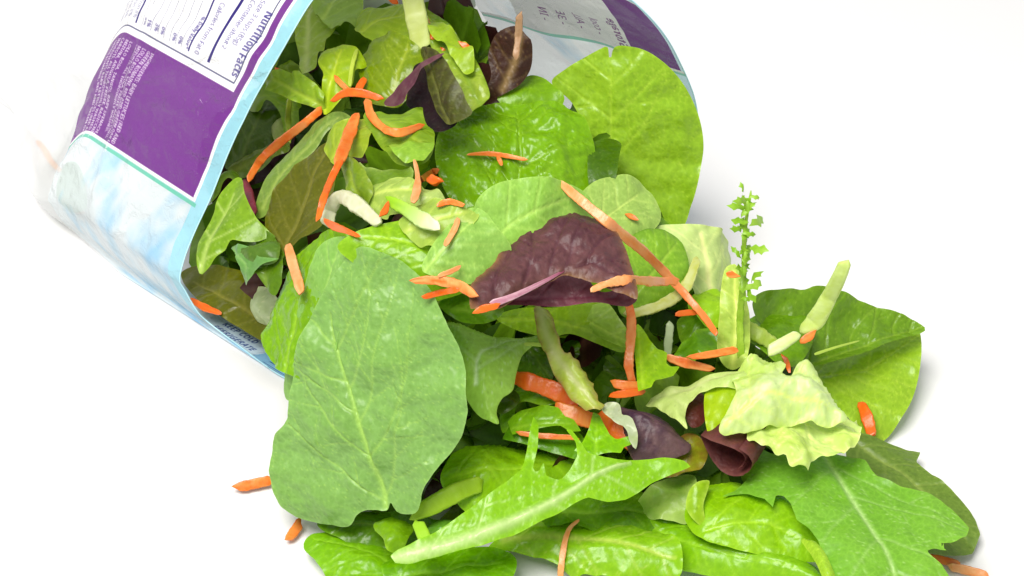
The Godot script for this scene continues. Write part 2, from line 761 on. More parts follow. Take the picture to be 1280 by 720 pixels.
func rim_points() -> Array:
	return [[352, 470, 0.08], [300, 433, 0.12], [262, 404, 0.4], [246, 388, 0.9], [231, 362, 1.6], [225, 345, 2.1], [240, 298, 3.1], [262, 250, 4.2], [279, 207, 5.2], [296, 168, 6.2], [317, 125, 7.3], [340, 84, 8.4], [366, 40, 9.5],
		[395, -5, 10.5], [450, -60, 11.8], [540, -92, 12.4], [640, -88, 12.1], [720, -58, 11.2], [785, -4, 9.9], [828, 40, 8.5], [855, 88, 6.7], [870, 132, 5.2], [873, 180, 3.7], [868, 230, 2.0], [858, 275, 0.6], [845, 296, 0.08],
		[780, 322, 0.05], [680, 360, 0.05], [560, 405, 0.05], [450, 448, 0.05], [385, 476, 0.05]]


const PRINTED := 7.0       # cm of the bag's length that carry print
const TAIL := 17.0
var bag_s := PackedFloat32Array()
var bag_px := PackedVector2Array()
var bag_rim := PackedVector3Array()
var bag_around := 0.0
var ink: Image


func s_of(x: float, y: float) -> float:                # place along the mouth's edge, in cm, of the rim point nearest a pixel
	var best := 0
	for i in bag_px.size():
		if bag_px[i].distance_squared_to(Vector2(x, y)) < bag_px[best].distance_squared_to(Vector2(x, y)):
			best = i
	return bag_s[best]


func bag_point(i: int, v: float) -> Vector3:
	var p := bag_rim[i]
	var w := clampf((bag_px[i].x - 225.0) / 645.0, 0.0, 1.0)
	var d := Vector3(-0.70, 0, -0.71).lerp(Vector3(-0.88, 0, -0.45), w).normalized()
	var t := smoothstep(5.2 + 2.2 * w, 8.8 + 4.0 * w, v)
	var low := 1.0 - 0.66 * t - 0.16 * smoothstep(9.0, TAIL, v)
	var high := clampf(p.y / 3.0, 0.0, 1.0)
	# film stands out a little in the middle, with soft dents and creases
	var puff := sin(clampf(v / 9.0, 0, 1) * PI) * 0.35
	var a := bag_s[i]
	var dent := 0.22 * soft.get_noise_2d(a * 0.5 + 30.0, v * 0.55) + 0.10 * soft.get_noise_2d(a * 1.7, v * 0.9 + 60.0)
	dent += 0.15 * exp(-pow((v - 4.3 - 0.1 * (a - 8.0) - 0.25 * soft.get_noise_2d(a, 5.0)) / 0.24, 2.0)) * (1.0 if a < 16.0 else 0.0)
	var grow := clampf(v / 0.6, 0.15, 1.0) * high
	var out := Vector3(-0.5, 0.75, 0.4) if w < 0.5 else Vector3(0.2, 0.75, -0.5)
	var q := p + d * v
	q.y *= low
	q += Vector3(0.71, 0, -0.70) * 3.0 * smoothstep(7.2, 15.0, v) * (1.0 - w)
	q += out.normalized() * (puff * high + dent * grow)
	q.y = maxf(q.y, 0.03 + 0.02 * sin(a * 3.0 + v))
	return q


func film(v0: float, v1: float, step: float) -> ArrayMesh:
	var n := bag_rim.size()
	var rows := int((v1 - v0) / step) + 1
	var pts := PackedVector3Array()
	var uvs := PackedVector2Array()
	var idx := PackedInt32Array()
	for r in rows + 1:
		var v := lerpf(v0, v1, float(r) / rows)
		for i in n + 1:
			pts.append(bag_point(i % n, v))
			uvs.append(Vector2((bag_s[i] if i < n else bag_around) / bag_around, v / PRINTED))
	for r in rows:
		for i in n:
			var k := r * (n + 1) + i
			idx.append_array([k, k + n + 1, k + 1, k + 1, k + n + 1, k + n + 2])
	var mesh := finish(pts, PackedColorArray(), idx)
	var arrays := mesh.surface_get_arrays(0)
	arrays[Mesh.ARRAY_TEX_UV] = uvs
	var out := ArrayMesh.new()
	out.add_surface_from_arrays(Mesh.PRIMITIVE_TRIANGLES, arrays)
	return out


func area(s0: float, s1: float, v0: float, v1: float, c: Color):
	var a := Vector2(s0 / bag_around * ink.get_width(), v0 / PRINTED * ink.get_height())
	var b := Vector2(s1 / bag_around * ink.get_width(), v1 / PRINTED * ink.get_height())
	ink.fill_rect(Rect2i(Vector2i(a.round()), Vector2i((b - a).round()).max(Vector2i(1, 1))), c)


func letters(text: String, font_name: String, bold: bool, size: float, s: float, v: float, ex: Vector2, ey: Vector2, c: Color, right := false):
	# flat print: the outlines of a text, filled into the bag's ink
	var f := SystemFont.new()
	f.font_names = PackedStringArray([font_name])
	f.font_weight = 700 if bold else 400
	var t := TextMesh.new()
	t.font = f
	t.text = text
	t.font_size = 32
	t.pixel_size = size / 23.0
	t.depth = 0.0
	t.curve_step = 2.0
	t.horizontal_alignment = HORIZONTAL_ALIGNMENT_RIGHT if right else HORIZONTAL_ALIGNMENT_LEFT
	t.vertical_alignment = VERTICAL_ALIGNMENT_BOTTOM
	var arr := t.get_mesh_arrays()
	if arr.is_empty() or arr[Mesh.ARRAY_VERTEX] == null:
		return
	var p: PackedVector3Array = arr[Mesh.ARRAY_VERTEX]
	var ids := PackedInt32Array()
	if arr[Mesh.ARRAY_INDEX] != null:
		ids = arr[Mesh.ARRAY_INDEX]
	else:
		ids = PackedInt32Array(range(p.size()))
	var k := Vector2(ink.get_width() / bag_around, ink.get_height() / PRINTED)
	for i in range(0, ids.size() - 2, 3):
		var q: Array = []
		for e in 3:
			var w := p[ids[i + e]]
			q.append((Vector2(s, v) + ex * w.x + ey * w.y) * k)
		spread_ink(q[0], q[1], q[2], c)


func spread_ink(a: Vector2, b: Vector2, c: Vector2, col: Color):
	var area2 := (b - a).cross(c - a)
	if absf(area2) < 1e-5:
		return
	var x0 := maxi(0, int(minf(a.x, minf(b.x, c.x))))
	var x1 := mini(ink.get_width() - 1, int(maxf(a.x, maxf(b.x, c.x))))
	var y0 := maxi(0, int(minf(a.y, minf(b.y, c.y))))
	var y1 := mini(ink.get_height() - 1, int(maxf(a.y, maxf(b.y, c.y))))
	for y in range(y0, y1 + 1):
		for x in range(x0, x1 + 1):
			var hits := 0
			for sub in 9:
				var p := Vector2(x + (sub % 3 + 0.5) / 3.0, y + (sub / 3 + 0.5) / 3.0)
				var w0 := (b - a).cross(p - a) / area2
				var w1 := (c - b).cross(p - b) / area2
				var w2 := (a - c).cross(p - c) / area2
				if w0 >= 0 and w1 >= 0 and w2 >= 0:
					hits += 1
			if hits > 0:
				ink.set_pixel(x, y, ink.get_pixel(x, y).lerp(col, hits / 9.0))


func print_bag() -> ImageTexture:
	ink = Image.create(2048, 512, false, Image.FORMAT_RGBA8)
	var clear := Color(0.93, 0.97, 0.985, 0.72)
	var cyan := Color(0.66, 0.90, 0.97, 0.80)
	var purple := Color(0.46, 0.20, 0.56, 0.97)
	var white := Color(0.97, 0.97, 0.98, 0.96)
	var green := Color(0.42, 0.80, 0.70, 0.9)
	var navy := Color(0.20, 0.16, 0.48, 1.0)
	ink.fill(clear)
	var soft_blue := Color(0.56, 0.81, 0.97, 0.82)
	# cloudy pale blue sides
	for j in range(0, 512):
		for i in range(0, 2048):
			var s := i / 2048.0 * bag_around
			var v := j / 512.0 * PRINTED
			var k := clampf(0.45 + 0.8 * soft.get_noise_2d(s * 0.9, v * 1.6 + s * 0.6) + 0.25 * soft.get_noise_2d(s * 3.0, v * 6.0 + s * 2.0) - 0.09 * v, 0.0, 1.0)
			if k > 0.0:
				ink.set_pixel(i, j, clear.lerp(soft_blue, k))
	area(0, bag_around, 0, 0.5, cyan)
	# front panel: from the green line upwards over the top
	var sg := s_of(258, 262)
	var sl := s_of(317, 125)
	var top := s_of(800, 8)
	var far_line := s_of(858, 94)
	area(sg, top - 0.35, 0.42, PRINTED, white)
	area(sg - 0.13, sg, 0.36, PRINTED, green)
	area(sg, top - 0.35, 0.52, PRINTED, purple)
	area(sg + 0.0, sg + 0.1, 0.42, PRINTED, white)
	# facts panel
	var s1 := sl + 12.0
	area(sl - 0.1, s1, 0.74, PRINTED, white)
	var ex := Vector2(-1, 0)
	var ey := Vector2(0, -1)
	area(sl + 0.14, sl + 0.18, 0.86, PRINTED, Color(0.35, 0.35, 0.5, 1))
	area(sl + 0.14, s1, 0.86, 0.895, Color(0.35, 0.35, 0.5, 1))
	letters("Nutrition Facts", "Droid Sans", true, 0.24, sl + 0.35, 1.18, ex, ey, navy, true)
	letters("Serving Size 3 cups (85g)", "Droid Sans", false, 0.165, sl + 1.3, 1.50, ex, ey, navy, true)
	letters("Servings Per Container about 2", "Droid Sans", false, 0.165, sl + 1.0, 1.80, ex, ey, navy, true)
	area(sl + 0.35, s1, 1.96, 2.06, navy)
	letters("Amount Per Serving", "Droid Sans", true, 0.14, sl + 3.4, 2.34, ex, ey, navy, true)
	letters("Calories 20    Calories from Fat 0", "Droid Sans", false, 0.165, sl + 0.40, 2.64, ex, ey, navy, true)
	area(sl + 0.35, s1, 2.79, 2.84, navy)
	letters("% Daily Value*", "Droid Sans", true, 0.13, sl + 0.40, 3.03, ex, ey, navy, true)
	var rows := [["Total Fat 0g", "0%"], ["Saturated Fat 0g", "0%"], ["Trans Fat 0g", ""], ["Cholesterol 0mg", "0%"], ["Sodium 65mg", "3%"], ["Total Carbohydrate 4g", "1%"], ["Dietary Fiber 2g", "8%"], ["Sugars 2g", ""]]
	var v := 3.14
	for r in rows:
		area(sl + 0.35, s1, v, v + 0.018, Color(0.4, 0.4, 0.55, 1))
		letters(r[0], "Droid Sans", r[0].begins_with("T") or r[0].begins_with("C"), 0.14, sl + 5.6, v + 0.22, ex, ey, navy, false)
		if r[1]:
			letters(r[1], "Droid Sans", true, 0.14, sl + 0.42, v + 0.22, ex, ey, navy, true)
		v += 0.27
	area(sl + 0.35, s1, v, v + 0.07, navy)
	for k in 4:
		letters("Vitamin A 70%   Vitamin C 25%   Calcium 6%   Iron 8%", "Droid Sans", false, 0.15, sl + 0.5, v + 0.30 + 0.24 * k, ex, ey, Color(0.45, 0.45, 0.62), true)
	# small white lines on the purple, beside the facts
	var small := ["INGREDIENTS: BABY LETTUCES (RED AND", "GREEN ROMAINE, RED AND GREEN OAK LEAF,", "LOLLO ROSA, TANGO), BABY SPINACH,", "MIZUNA, ARUGULA, FRISEE, RADICCHIO,", "CARROTS. ALL THOROUGHLY WASHED."]
	for k in 5:
		letters(small[k], "Droid Sans", true, 0.125, sl - 0.30, 4.25 + 0.17 * k, ex, ey, white, false)
	for k in 5:
		letters(small[(k + 2) % 5], "Droid Sans", true, 0.135, sl - 0.30, 5.35 + 0.2 * k, ex, ey, white, false)
	# back panel, seen from inside the bag
	area(top - 0.35, top, 0, PRINTED, cyan)
	area(top - 0.08, top, 0.0, PRINTED, white)
	area(top, far_line, 0.12, 1.75, purple)
	area(top, far_line, 1.75, 5.6, white)
	area(far_line - 0.10, far_line + 0.02, 0.0, PRINTED, white)
	area(far_line + 0.02, far_line + 0.14, 0.0, PRINTED, green)
	var plum := Color(0.45, 0.22, 0.5, 1)
	letters("Storage", "Droid Sans", true, 0.30, far_line - 0.2, 2.25, ex, ey, plum, false)
	var notes := ["- cool", "- ALL", "- 3E", "- IN"]
	for k in 4:
		letters(notes[k], "Droid Sans", false, 0.27, far_line - 0.45, 2.95 + 0.62 * k, ex, ey, plum, false)
	# the strip along the table: dark blue words on pale blue
	var deep_blue := Color(0.14, 0.22, 0.50, 1)
	area(bag_around - 1.5, bag_around, 0, 4.4, Color(0.56, 0.78, 0.92, 0.85))
	area(bag_around - 1.5, bag_around, 1.9, 4.4, Color(0.82, 0.91, 0.97, 0.9))
	letters("KEEP COLD", "Droid Sans", true, 0.2, bag_around - 0.95, 3.95, Vector2(0, -1), Vector2(-1, 0), deep_blue, false)
	letters("REFRIGERATE", "Droid Sans", true, 0.2, bag_around - 0.60, 3.95, Vector2(0, -1), Vector2(-1, 0), deep_blue, false)
	for k in 4:
		area(bag_around - 0.95 + 0.22 * k, bag_around - 0.90 + 0.22 * k, 0.1, 1.4, Color(0.22, 0.42, 0.62, 0.9))
	return ImageTexture.create_from_image(ink)


func make_bag():
	var flat: Array = []
	var hs: Array = []
	for p in rim_points():
		flat.append_array([p[0], p[1]])
		hs.append(p[2])
	var n := hs.size()
	# a smooth closed curve through the rim's points, in space
	var ctrl := PackedVector3Array()
	for p in rim_points():
		ctrl.append(at(p[0], p[1], p[2]))
	for i in n:
		var a := ctrl[(i - 1 + n) % n]
		var b := ctrl[i]
		var c := ctrl[(i + 1) % n]
		var d := ctrl[(i + 2) % n]
		var steps := clampi(int(b.distance_to(c) / 0.16), 3, 24)
		for k in steps:
			var q := b.cubic_interpolate(c, a, d, float(k) / steps)
			q.y = maxf(q.y, 0.04)
			bag_rim.append(q)
	for i in bag_rim.size():
		bag_px.append(seen_at(bag_rim[i]))
		bag_s.append(bag_around)
		bag_around += bag_rim[i].distance_to(bag_rim[(i + 1) % bag_rim.size()])
	var tex := print_bag()
	var m := StandardMaterial3D.new()
	m.resource_name = "printed_film"
	m.albedo_texture = tex
	m.transparency = BaseMaterial3D.TRANSPARENCY_ALPHA
	m.roughness = 0.24
	m.metallic_specular = 0.5
	m.cull_mode = BaseMaterial3D.CULL_DISABLED
	m.normal_enabled = true
	var crumple := FastNoiseLite.new()
	crumple.seed = 31
	crumple.noise_type = FastNoiseLite.TYPE_SIMPLEX_SMOOTH
	crumple.frequency = 0.006
	crumple.fractal_type = FastNoiseLite.FRACTAL_RIDGED
	crumple.fractal_octaves = 3
	crumple.domain_warp_enabled = true
	crumple.domain_warp_amplitude = 30.0
	var creases := NoiseTexture2D.new()
	creases.width = 2048
	creases.height = 320
	creases.noise = crumple
	creases.as_normal_map = true
	creases.bump_strength = 14.0
	m.normal_texture = creases
	m.normal_scale = 0.5
	m.uv1_scale = Vector3.ONE
	m.backlight_enabled = true
	m.backlight = Color(0.5, 0.5, 0.5).linear_to_srgb()
	var clear := StandardMaterial3D.new()
	clear.resource_name = "clear_film"
	clear.albedo_color = Color(0.97, 0.98, 0.985, 0.60)
	clear.backlight_enabled = true
	clear.backlight = Color(0.8, 0.8, 0.8).linear_to_srgb()
	clear.transparency = BaseMaterial3D.TRANSPARENCY_ALPHA
	clear.roughness = 0.3
	clear.metallic_specular = 0.5
	clear.cull_mode = BaseMaterial3D.CULL_DISABLED
	var bag := base("salad_bag")
	tag(bag, "open plastic salad bag lying on its side with purple print and a facts panel", "bag")
	put("printed_film", film(0.0, PRINTED, 0.12), m, bag)
	put("clear_film", film(PRINTED, TAIL, 0.25), clear, bag)
	# the cut edge of the mouth, a thin bead of film
	var pts := PackedVector3Array()
	var idx := PackedInt32Array()
	var count := bag_rim.size()
	for i in count:
		var f := (bag_rim[(i + 1) % count] - bag_rim[i]).normalized()
		var u := f.cross(Vector3(-0.7, 0, -0.7)).normalized()
		var w := f.cross(u)
		for q in 6:
			pts.append(bag_point(i, 0.0) + (u * cos(TAU * q / 6) + w * sin(TAU * q / 6)) * 0.022)
	for i in count:
		for q in 6:
			var a := i * 6 + q
			var b := i * 6 + (q + 1) % 6
			var c := ((i + 1) % count) * 6 + q
			var d := ((i + 1) % count) * 6 + (q + 1) % 6
			idx.append_array([a, b, c, b, d, c])
	var lip := StandardMaterial3D.new()
	lip.resource_name = "film_edge"
	lip.albedo_color = Color(0.72, 0.90, 0.95)
	lip.roughness = 0.3
	lip.cull_mode = BaseMaterial3D.CULL_DISABLED
	put("mouth_edge", finish(pts, PackedColorArray(), idx), lip, bag)


func make_deep_leaves():
	# what fills the heap under the leaves on top: a mass of greens nobody could count
	var rng := RandomNumberGenerator.new()
	rng.seed = 4242
	for q in [[340, 640, 0.2], [420, 715, 0.2], [560, 700, 0.4], [500, 700, 0.4], [700, 715, 0.2], [840, 705, 0.4], [1000, 710, 0.3], [1220, 660, 0.3], [1140, 515, 0.4], [1150, 420, 1.6], [1040, 375, 2.6], [940, 380, 2.8], [690, 320, 5.0], [640, 190, 6.6], [720, 110, 7.2],
			[820, 90, 7.6], [870, 270, 4.8], [440, 400, 3.8], [440, 320, 5.0], [340, 450, 0.9], [380, 330, 3.4], [250, 375, 0.6], [300, 250, 2.9], [340, 190, 4.2], [330, 110, 5.2], [450, 130, 6.0], [450, 20, 7.6], [400, 40, 7.2], [560, 20, 8.4], [620, 60, 8.0], [540, 230, 5.8],
			[700, 500, 2.6], [600, 570, 1.9], [700, 600, 1.5], [800, 650, 0.9], [950, 630, 1.3], [1100, 620, 1.1], [1000, 500, 2.8], [950, 420, 3.6], [860, 545, 2.4], [400, 580, 1.7], [540, 480, 2.8]]:
		heap_points.append(Vector3(q[0], q[1], q[2]))
	var edge := PackedVector2Array([Vector2(300, 375), Vector2(262, 340), Vector2(275, 260), Vector2(300, 170), Vector2(400, 20), Vector2(470, -40), Vector2(560, 10), Vector2(600, 110), Vector2(660, 150), Vector2(720, 170), Vector2(750, 250), Vector2(840, 340), Vector2(900, 420), Vector2(960, 460),
		Vector2(1000, 520), Vector2(990, 590), Vector2(960, 640), Vector2(860, 650), Vector2(760, 660), Vector2(640, 640), Vector2(520, 640), Vector2(420, 610), Vector2(420, 480), Vector2(380, 420)])
	var pts := PackedVector3Array()
	var cols := PackedColorArray()
	var idx := PackedInt32Array()
	var greens := [rgb(92, 138, 32), rgb(110, 156, 38), rgb(74, 116, 28), rgb(126, 168, 56), rgb(66, 104, 26), rgb(112, 160, 30), rgb(78, 40, 38)]
	var made := 0
	while made < 420:
		var x := rng.randf_range(260, 1090)
		var y := rng.randf_range(-40, 660)
		if not Geometry2D.is_point_in_polygon(Vector2(x, y), edge):
			continue
		made += 1
		var h := heap(x, y) * 0.95 - rng.randf_range(0.7, 2.1)
		if h < 0.1:
			continue
		var c := at(x, y, h)
		var n := Vector3(rng.randf_range(-0.8, 0.8), rng.randf_range(0.35, 1.0), rng.randf_range(-0.3, 0.9)).normalized()
		var eu := n.cross(Vector3(rng.randf_range(-1, 1), rng.randf_range(-1, 1), rng.randf_range(-1, 1))).normalized()
		var ev := n.cross(eu)
		var lu := rng.randf_range(1.0, 1.9) * (0.55 if x < 420 and y > 300 else 1.0)
		var lv := lu * rng.randf_range(0.5, 0.75)
		var bend := rng.randf_range(-0.5, 0.6)
		var tone: Color = greens[rng.randi() % greens.size()]
		var first := pts.size()
		var seg := 22
		var wave := rng.randf_range(0.05, 0.22)
		pts.append(c)
		cols.append(tone * 1.2)
		for ring: float in [0.34, 0.7, 1.0]:
			for k in seg:
				var a := TAU * k / seg
				var r: float = ring * (1.0 + (0.10 * sin(a * 3.0 + made) + 0.06 * sin(a * 7.0 + made * 2.0)) * ring)
				var q: Vector3 = c + eu * cos(a) * lu * r + ev * sin(a) * lv * r + n * (bend * (cos(a) * r * cos(a) * r) + wave * sin(a * 5.0 + made) * ring * ring + 0.25 * absf(sin(a)) * r * lv)
				q.y = maxf(q.y, 0.06)
				pts.append(q)
				var rib: float = exp(-pow(sin(a) * ring / 0.12, 2.0))
				cols.append(tone.lerp(tone * 0.75, rng.randf()).lerp(tone * 1.5 + Color(0.03, 0.03, 0.01), 0.6 * rib))
		for k in seg:
			var k2 := (k + 1) % seg
			idx.append_array([first, first + 1 + k2, first + 1 + k])
			for ring in 2:
				var r0 := first + 1 + ring * seg
				idx.append_array([r0 + k, r0 + seg + k2, r0 + seg + k, r0 + k, r0 + k2, r0 + seg + k2])
	var o := put("salad_leaves", finish(pts, cols, idx), M.matte)
	tag(o, "mass of shaded green leaves showing through the gaps deep inside the heap", "leaves", "", "stuff")


# ---------------------------------------------------------------- the salad

func leaf(called: String, label: String, px: Array, o: Dictionary) -> Node3D:
	var cats := {"spinach_leaf": "spinach leaf", "lettuce_leaf": "lettuce leaf", "red_lettuce_leaf": "red lettuce leaf", "mizuna_leaf": "mizuna leaf", "arugula_leaf": "arugula leaf"}
	var groups := {"spinach_leaf": "spinach leaves of the salad", "lettuce_leaf": "green lettuce leaves of the salad", "red_lettuce_leaf": "red lettuce leaves of the salad", "mizuna_leaf": "mizuna leaves of the salad", "arugula_leaf": "arugula leaves of the salad"}
	if called == "lettuce_leaf" and not o.has("ruf"):
		o.ruf = 0.1
	var b := blade(called, px, o)
	tag(b, label, cats.get(called, called.replace("_", " ")), groups.get(called, ""))
	return b


func stalk(called: String, label: String, px: Array, o: Dictionary) -> MeshInstance3D:
	if not o.has("m"):
		o.m = "rib"
	var b := tube(called, px, o)
	tag(b, label, called.replace("_", " "), "cut stalks and ribs in the salad")
	return b


func shred(label: String, px: Array, o := {}) -> MeshInstance3D:
	var d := {"tone": rgb(230, 106, 26), "tone2": rgb(240, 152, 70), "square": 0.36, "thick": 0.42, "jag": 0.055, "slim": 0.76, "cut": 0.05}
	if o.get("pale", false):
		d.tone = rgb(234, 146, 78)
		d.tone2 = rgb(240, 182, 124)
	if o.get("deep", false):
		d.tone = rgb(232, 94, 18)
		d.tone2 = rgb(236, 120, 34)
	d.merge(o, true)
	var b := tube("carrot_shred", px, d)
	tag(b, label, "carrot shred", "carrot shreds of the salad")
	return b


func make_salad():
	inside_the_bag()
	middle_of_the_heap()
	right_side()
	front()
	on_top()
	loose_carrots()


func inside_the_bag():
	var olive := rgb(100, 108, 20)
	var dark := rgb(82, 118, 36)
	var mid := rgb(120, 160, 52)
	var bright := rgb(150, 190, 44)
	var pale := rgb(196, 216, 120)
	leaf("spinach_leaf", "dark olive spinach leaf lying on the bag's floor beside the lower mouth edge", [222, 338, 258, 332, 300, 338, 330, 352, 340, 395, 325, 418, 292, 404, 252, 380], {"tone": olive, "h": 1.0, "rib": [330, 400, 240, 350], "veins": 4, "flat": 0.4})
	shred("dim carrot shred on the bag's floor just inside the lower mouth edge", [236, 373, 9, 255, 384, 12, 277, 392, 8], {"deep": true})
	leaf("lettuce_leaf", "pale white-green lettuce chunk behind the shaded edge of the round glossy spinach leaf", [302, 372, 310, 360, 324, 358, 334, 372, 330, 398, 318, 406, 306, 396], {"tone": rgb(205, 214, 170), "m": "pale", "dome": 0.25})
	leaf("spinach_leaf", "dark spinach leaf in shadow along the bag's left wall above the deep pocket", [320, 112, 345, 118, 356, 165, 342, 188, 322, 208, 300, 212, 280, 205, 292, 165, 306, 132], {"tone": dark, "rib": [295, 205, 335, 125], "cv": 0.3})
	leaf("lettuce_leaf", "small pale oval leaf end beside the long carrot inside the bag", [338, 150, 345, 143, 355, 146, 360, 160, 356, 174, 346, 179, 339, 168], {"tone": rgb(178, 196, 120), "m": "pale", "dome": 0.15, "dome_r": 0.25})
	leaf("lettuce_leaf", "narrow green lettuce strip lying crosswise behind the long carrot", [284, 208, 300, 192, 326, 182, 350, 176, 360, 182, 335, 197, 312, 211, 290, 219], {"tone": rgb(112, 140, 50), "rib": [288, 213, 350, 180], "veins": 2})
	leaf("lettuce_leaf", "deep green lettuce blade with a faint rib below the pale top leaf", [308, 72, 345, 68, 372, 80, 395, 100, 400, 122, 370, 112, 340, 104, 318, 100], {"tone": rgb(122, 162, 45), "rib": [400, 112, 320, 84], "veins": 3})
	shred("tiny carrot bit peeking out beside the bag's upper mouth edge", [344, 86, 8, 352, 92, 9, 357, 96, 6], {"deep": true})
	leaf("lettuce_leaf", "yellow-green lettuce leaf curling down like a hook beside the bag mouth", [304, 122, 322, 104, 352, 96, 366, 104, 372, 130, 366, 168, 354, 166, 349, 140, 334, 124, 318, 132], {"tone": rgb(122, 168, 40), "m": "pale", "rib": [362, 166, 360, 120, 330, 108], "veins": 3, "cv": 0.3})
	leaf("lettuce_leaf", "pale stemmed lettuce leaf hanging from the top of the mouth beside the facts panel", [366, 20, 392, -20, 420, -12, 424, 30, 412, 48, 402, 62, 394, 80, 384, 89, 373, 82, 369, 52], {"tone": rgb(158, 194, 70), "m": "pale", "rib": [380, 88, 382, 50, 388, 0], "rib_w": 0.16, "rib_c": rgb(205, 222, 140), "cv": 0.25})
	leaf("lettuce_leaf", "broad soft green lettuce leaf with a ragged edge at the top of the mouth", [396, -30, 470, -30, 455, -4, 454, 16, 446, 28, 436, 26, 425, 31, 412, 28, 400, 20, 390, 6], {"tone": rgb(150, 188, 88), "m": "pale", "rib": [400, 20, 440, -20], "veins": 4, "sharp": true, "gy": 0.6})
	leaf("lettuce_leaf", "bright yellow-green lettuce leaf behind the broad soft leaf at the top", [442, 34, 452, 6, 480, -6, 512, -8, 520, 30, 512, 48, 488, 42, 466, 46], {"tone": bright, "m": "pale", "rib": [450, 38, 505, 12], "veins": 4, "cv": 0.3})
	leaf("lettuce_leaf", "green lettuce leaf flecked with yellow behind the folded dark red leaf", [526, 10, 552, 18, 572, 42, 592, 70, 606, 98, 612, 120, 600, 136, 572, 138, 556, 96, 540, 62], {"tone": rgb(104, 146, 34), "tone2": rgb(160, 186, 80), "mott": 1.0, "rib": [600, 130, 545, 30], "veins": 5, "cv": 0.3})
	leaf("lettuce_leaf", "yellow-green lettuce scrap against the bag's white back wall", [528, 14, 548, 20, 565, 36, 580, 48, 592, 66, 590, 86, 572, 76, 556, 56, 540, 44], {"tone": rgb(156, 194, 58), "m": "pale", "ruf": 0.16})
	leaf("lettuce_leaf", "large translucent lettuce leaf with long ribs in the middle of the mouth", [442, 62, 456, 44, 484, 36, 506, 44, 522, 58, 514, 88, 496, 118, 478, 128, 455, 122, 444, 98], {"tone": rgb(116, 148, 20), "m": "glossy", "rib": [482, 126, 508, 50], "rib_w": 0.1, "veins": 5, "cv": 0.45, "gy": 0.4})
	stalk("celery_rib", "wide pale rib standing upright at the top of the mouth", [513, -14, 26, 520, 20, 28, 528, 64, 24], {"tone": rgb(205, 218, 130), "tone2": rgb(222, 230, 160), "h": [9.3, 8.8, 7.9], "thick": 0.45, "cut": 0.5, "jag": 0.02})
	leaf("lettuce_leaf", "bright round-lobed lettuce leaf with a wavy rim over a pale stem", [396, 70, 400, 58, 412, 51, 428, 48, 444, 54, 453, 66, 456, 76, 450, 82, 443, 84, 440, 104, 430, 118, 416, 132, 402, 136, 400, 116, 404, 92, 398, 80], {"tone": rgb(152, 192, 26), "m": "pale", "rib": [404, 134, 416, 90, 426, 56], "rib_w": 0.1, "veins": 3, "dome": 0.25, "ruf": 0.08})
	shred("thin carrot shred crossing at the left of the small carrot cluster", [418, 96, 8, 428, 106, 9, 440, 116, 8])
	shred("short upright carrot stub in the small carrot cluster", [445, 118, 11, 450, 108, 12, 456, 98, 11], {"deep": true})
	shred("thick carrot shred lying across the small carrot cluster", [415, 127, 8, 432, 116, 14, 455, 117, 14, 478, 124, 10], {"deep": true, "lift": 0.1})
	var f := base("red_lettuce_leaf")
	tag(f, "folded dark red lettuce leaf with green outside beside the small carrot cluster", "red lettuce leaf", "red lettuce leaves of the salad")
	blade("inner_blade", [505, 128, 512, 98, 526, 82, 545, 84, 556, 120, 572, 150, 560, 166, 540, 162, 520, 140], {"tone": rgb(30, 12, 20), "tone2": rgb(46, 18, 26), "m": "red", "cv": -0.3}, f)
	blade("outer_blade", [512, 72, 524, 60, 538, 59, 552, 72, 564, 96, 574, 126, 578, 142, 562, 156, 548, 144, 536, 116, 528, 90], {"tone": rgb(74, 88, 22), "tone2": rgb(52, 34, 26), "mott": 0.7, "m": "red", "rib": [560, 154, 530, 64], "veins": 5, "cv": 0.35, "gx": 0.5}, f)
	blade("turned_edge", [478, 128, 498, 102, 518, 82, 544, 65, 546, 68, 522, 90, 510, 110, 502, 124, 490, 132], {"tone": rgb(96, 50, 66), "tone2": rgb(150, 120, 110), "m": "red", "cv": 0.1}, f)
	leaf("spinach_leaf", "grey-green spinach leaf under the long carrot inside the bag mouth", [316, 266, 320, 238, 342, 200, 368, 168, 396, 148, 428, 138, 436, 146, 414, 160, 394, 182, 372, 206, 350, 238, 334, 258], {"tone": rgb(122, 152, 74), "m": "matte", "rib": [326, 256, 370, 195, 425, 144], "veins": 5, "cv": 0.15})
	leaf("spinach_leaf", "large dark olive spinach leaf standing in the shaded left of the mouth", [332, 270, 344, 240, 370, 209, 398, 182, 412, 172, 420, 200, 416, 240, 406, 275, 390, 292, 372, 302, 352, 318, 340, 322], {"tone": rgb(90, 98, 14), "rib": [350, 312, 410, 182], "veins": 5, "m": "matte"})
	leaf("lettuce_leaf", "yellowish lettuce leaf between the two carrots in the mouth", [404, 184, 420, 158, 446, 142, 462, 148, 466, 172, 456, 194, 438, 200, 418, 206], {"tone": rgb(148, 178, 58), "m": "pale", "rib": [412, 196, 455, 150], "veins": 3})
	leaf("lettuce_leaf", "lettuce leaf with a toothed yellow-green rim under the bent carrot", [452, 136, 470, 128, 492, 130, 512, 128, 519, 122, 525, 118, 529, 140, 540, 152, 542, 168, 539, 184, 526, 198, 508, 199, 492, 193, 482, 180, 470, 168], {"tone": rgb(120, 160, 42), "tone2": rgb(98, 132, 30), "m": "pale", "rib": [470, 140, 530, 180], "veins": 4, "dome": 0.2, "ruf": 0.07})
	leaf("lettuce_leaf", "small light green lettuce lobe below the bent carrot", [482, 172, 505, 174, 530, 168, 541, 166, 540, 182, 527, 197, 510, 198, 494, 192], {"tone": rgb(142, 188, 72), "m": "matte", "cv": 0.2, "lift": 0.05})
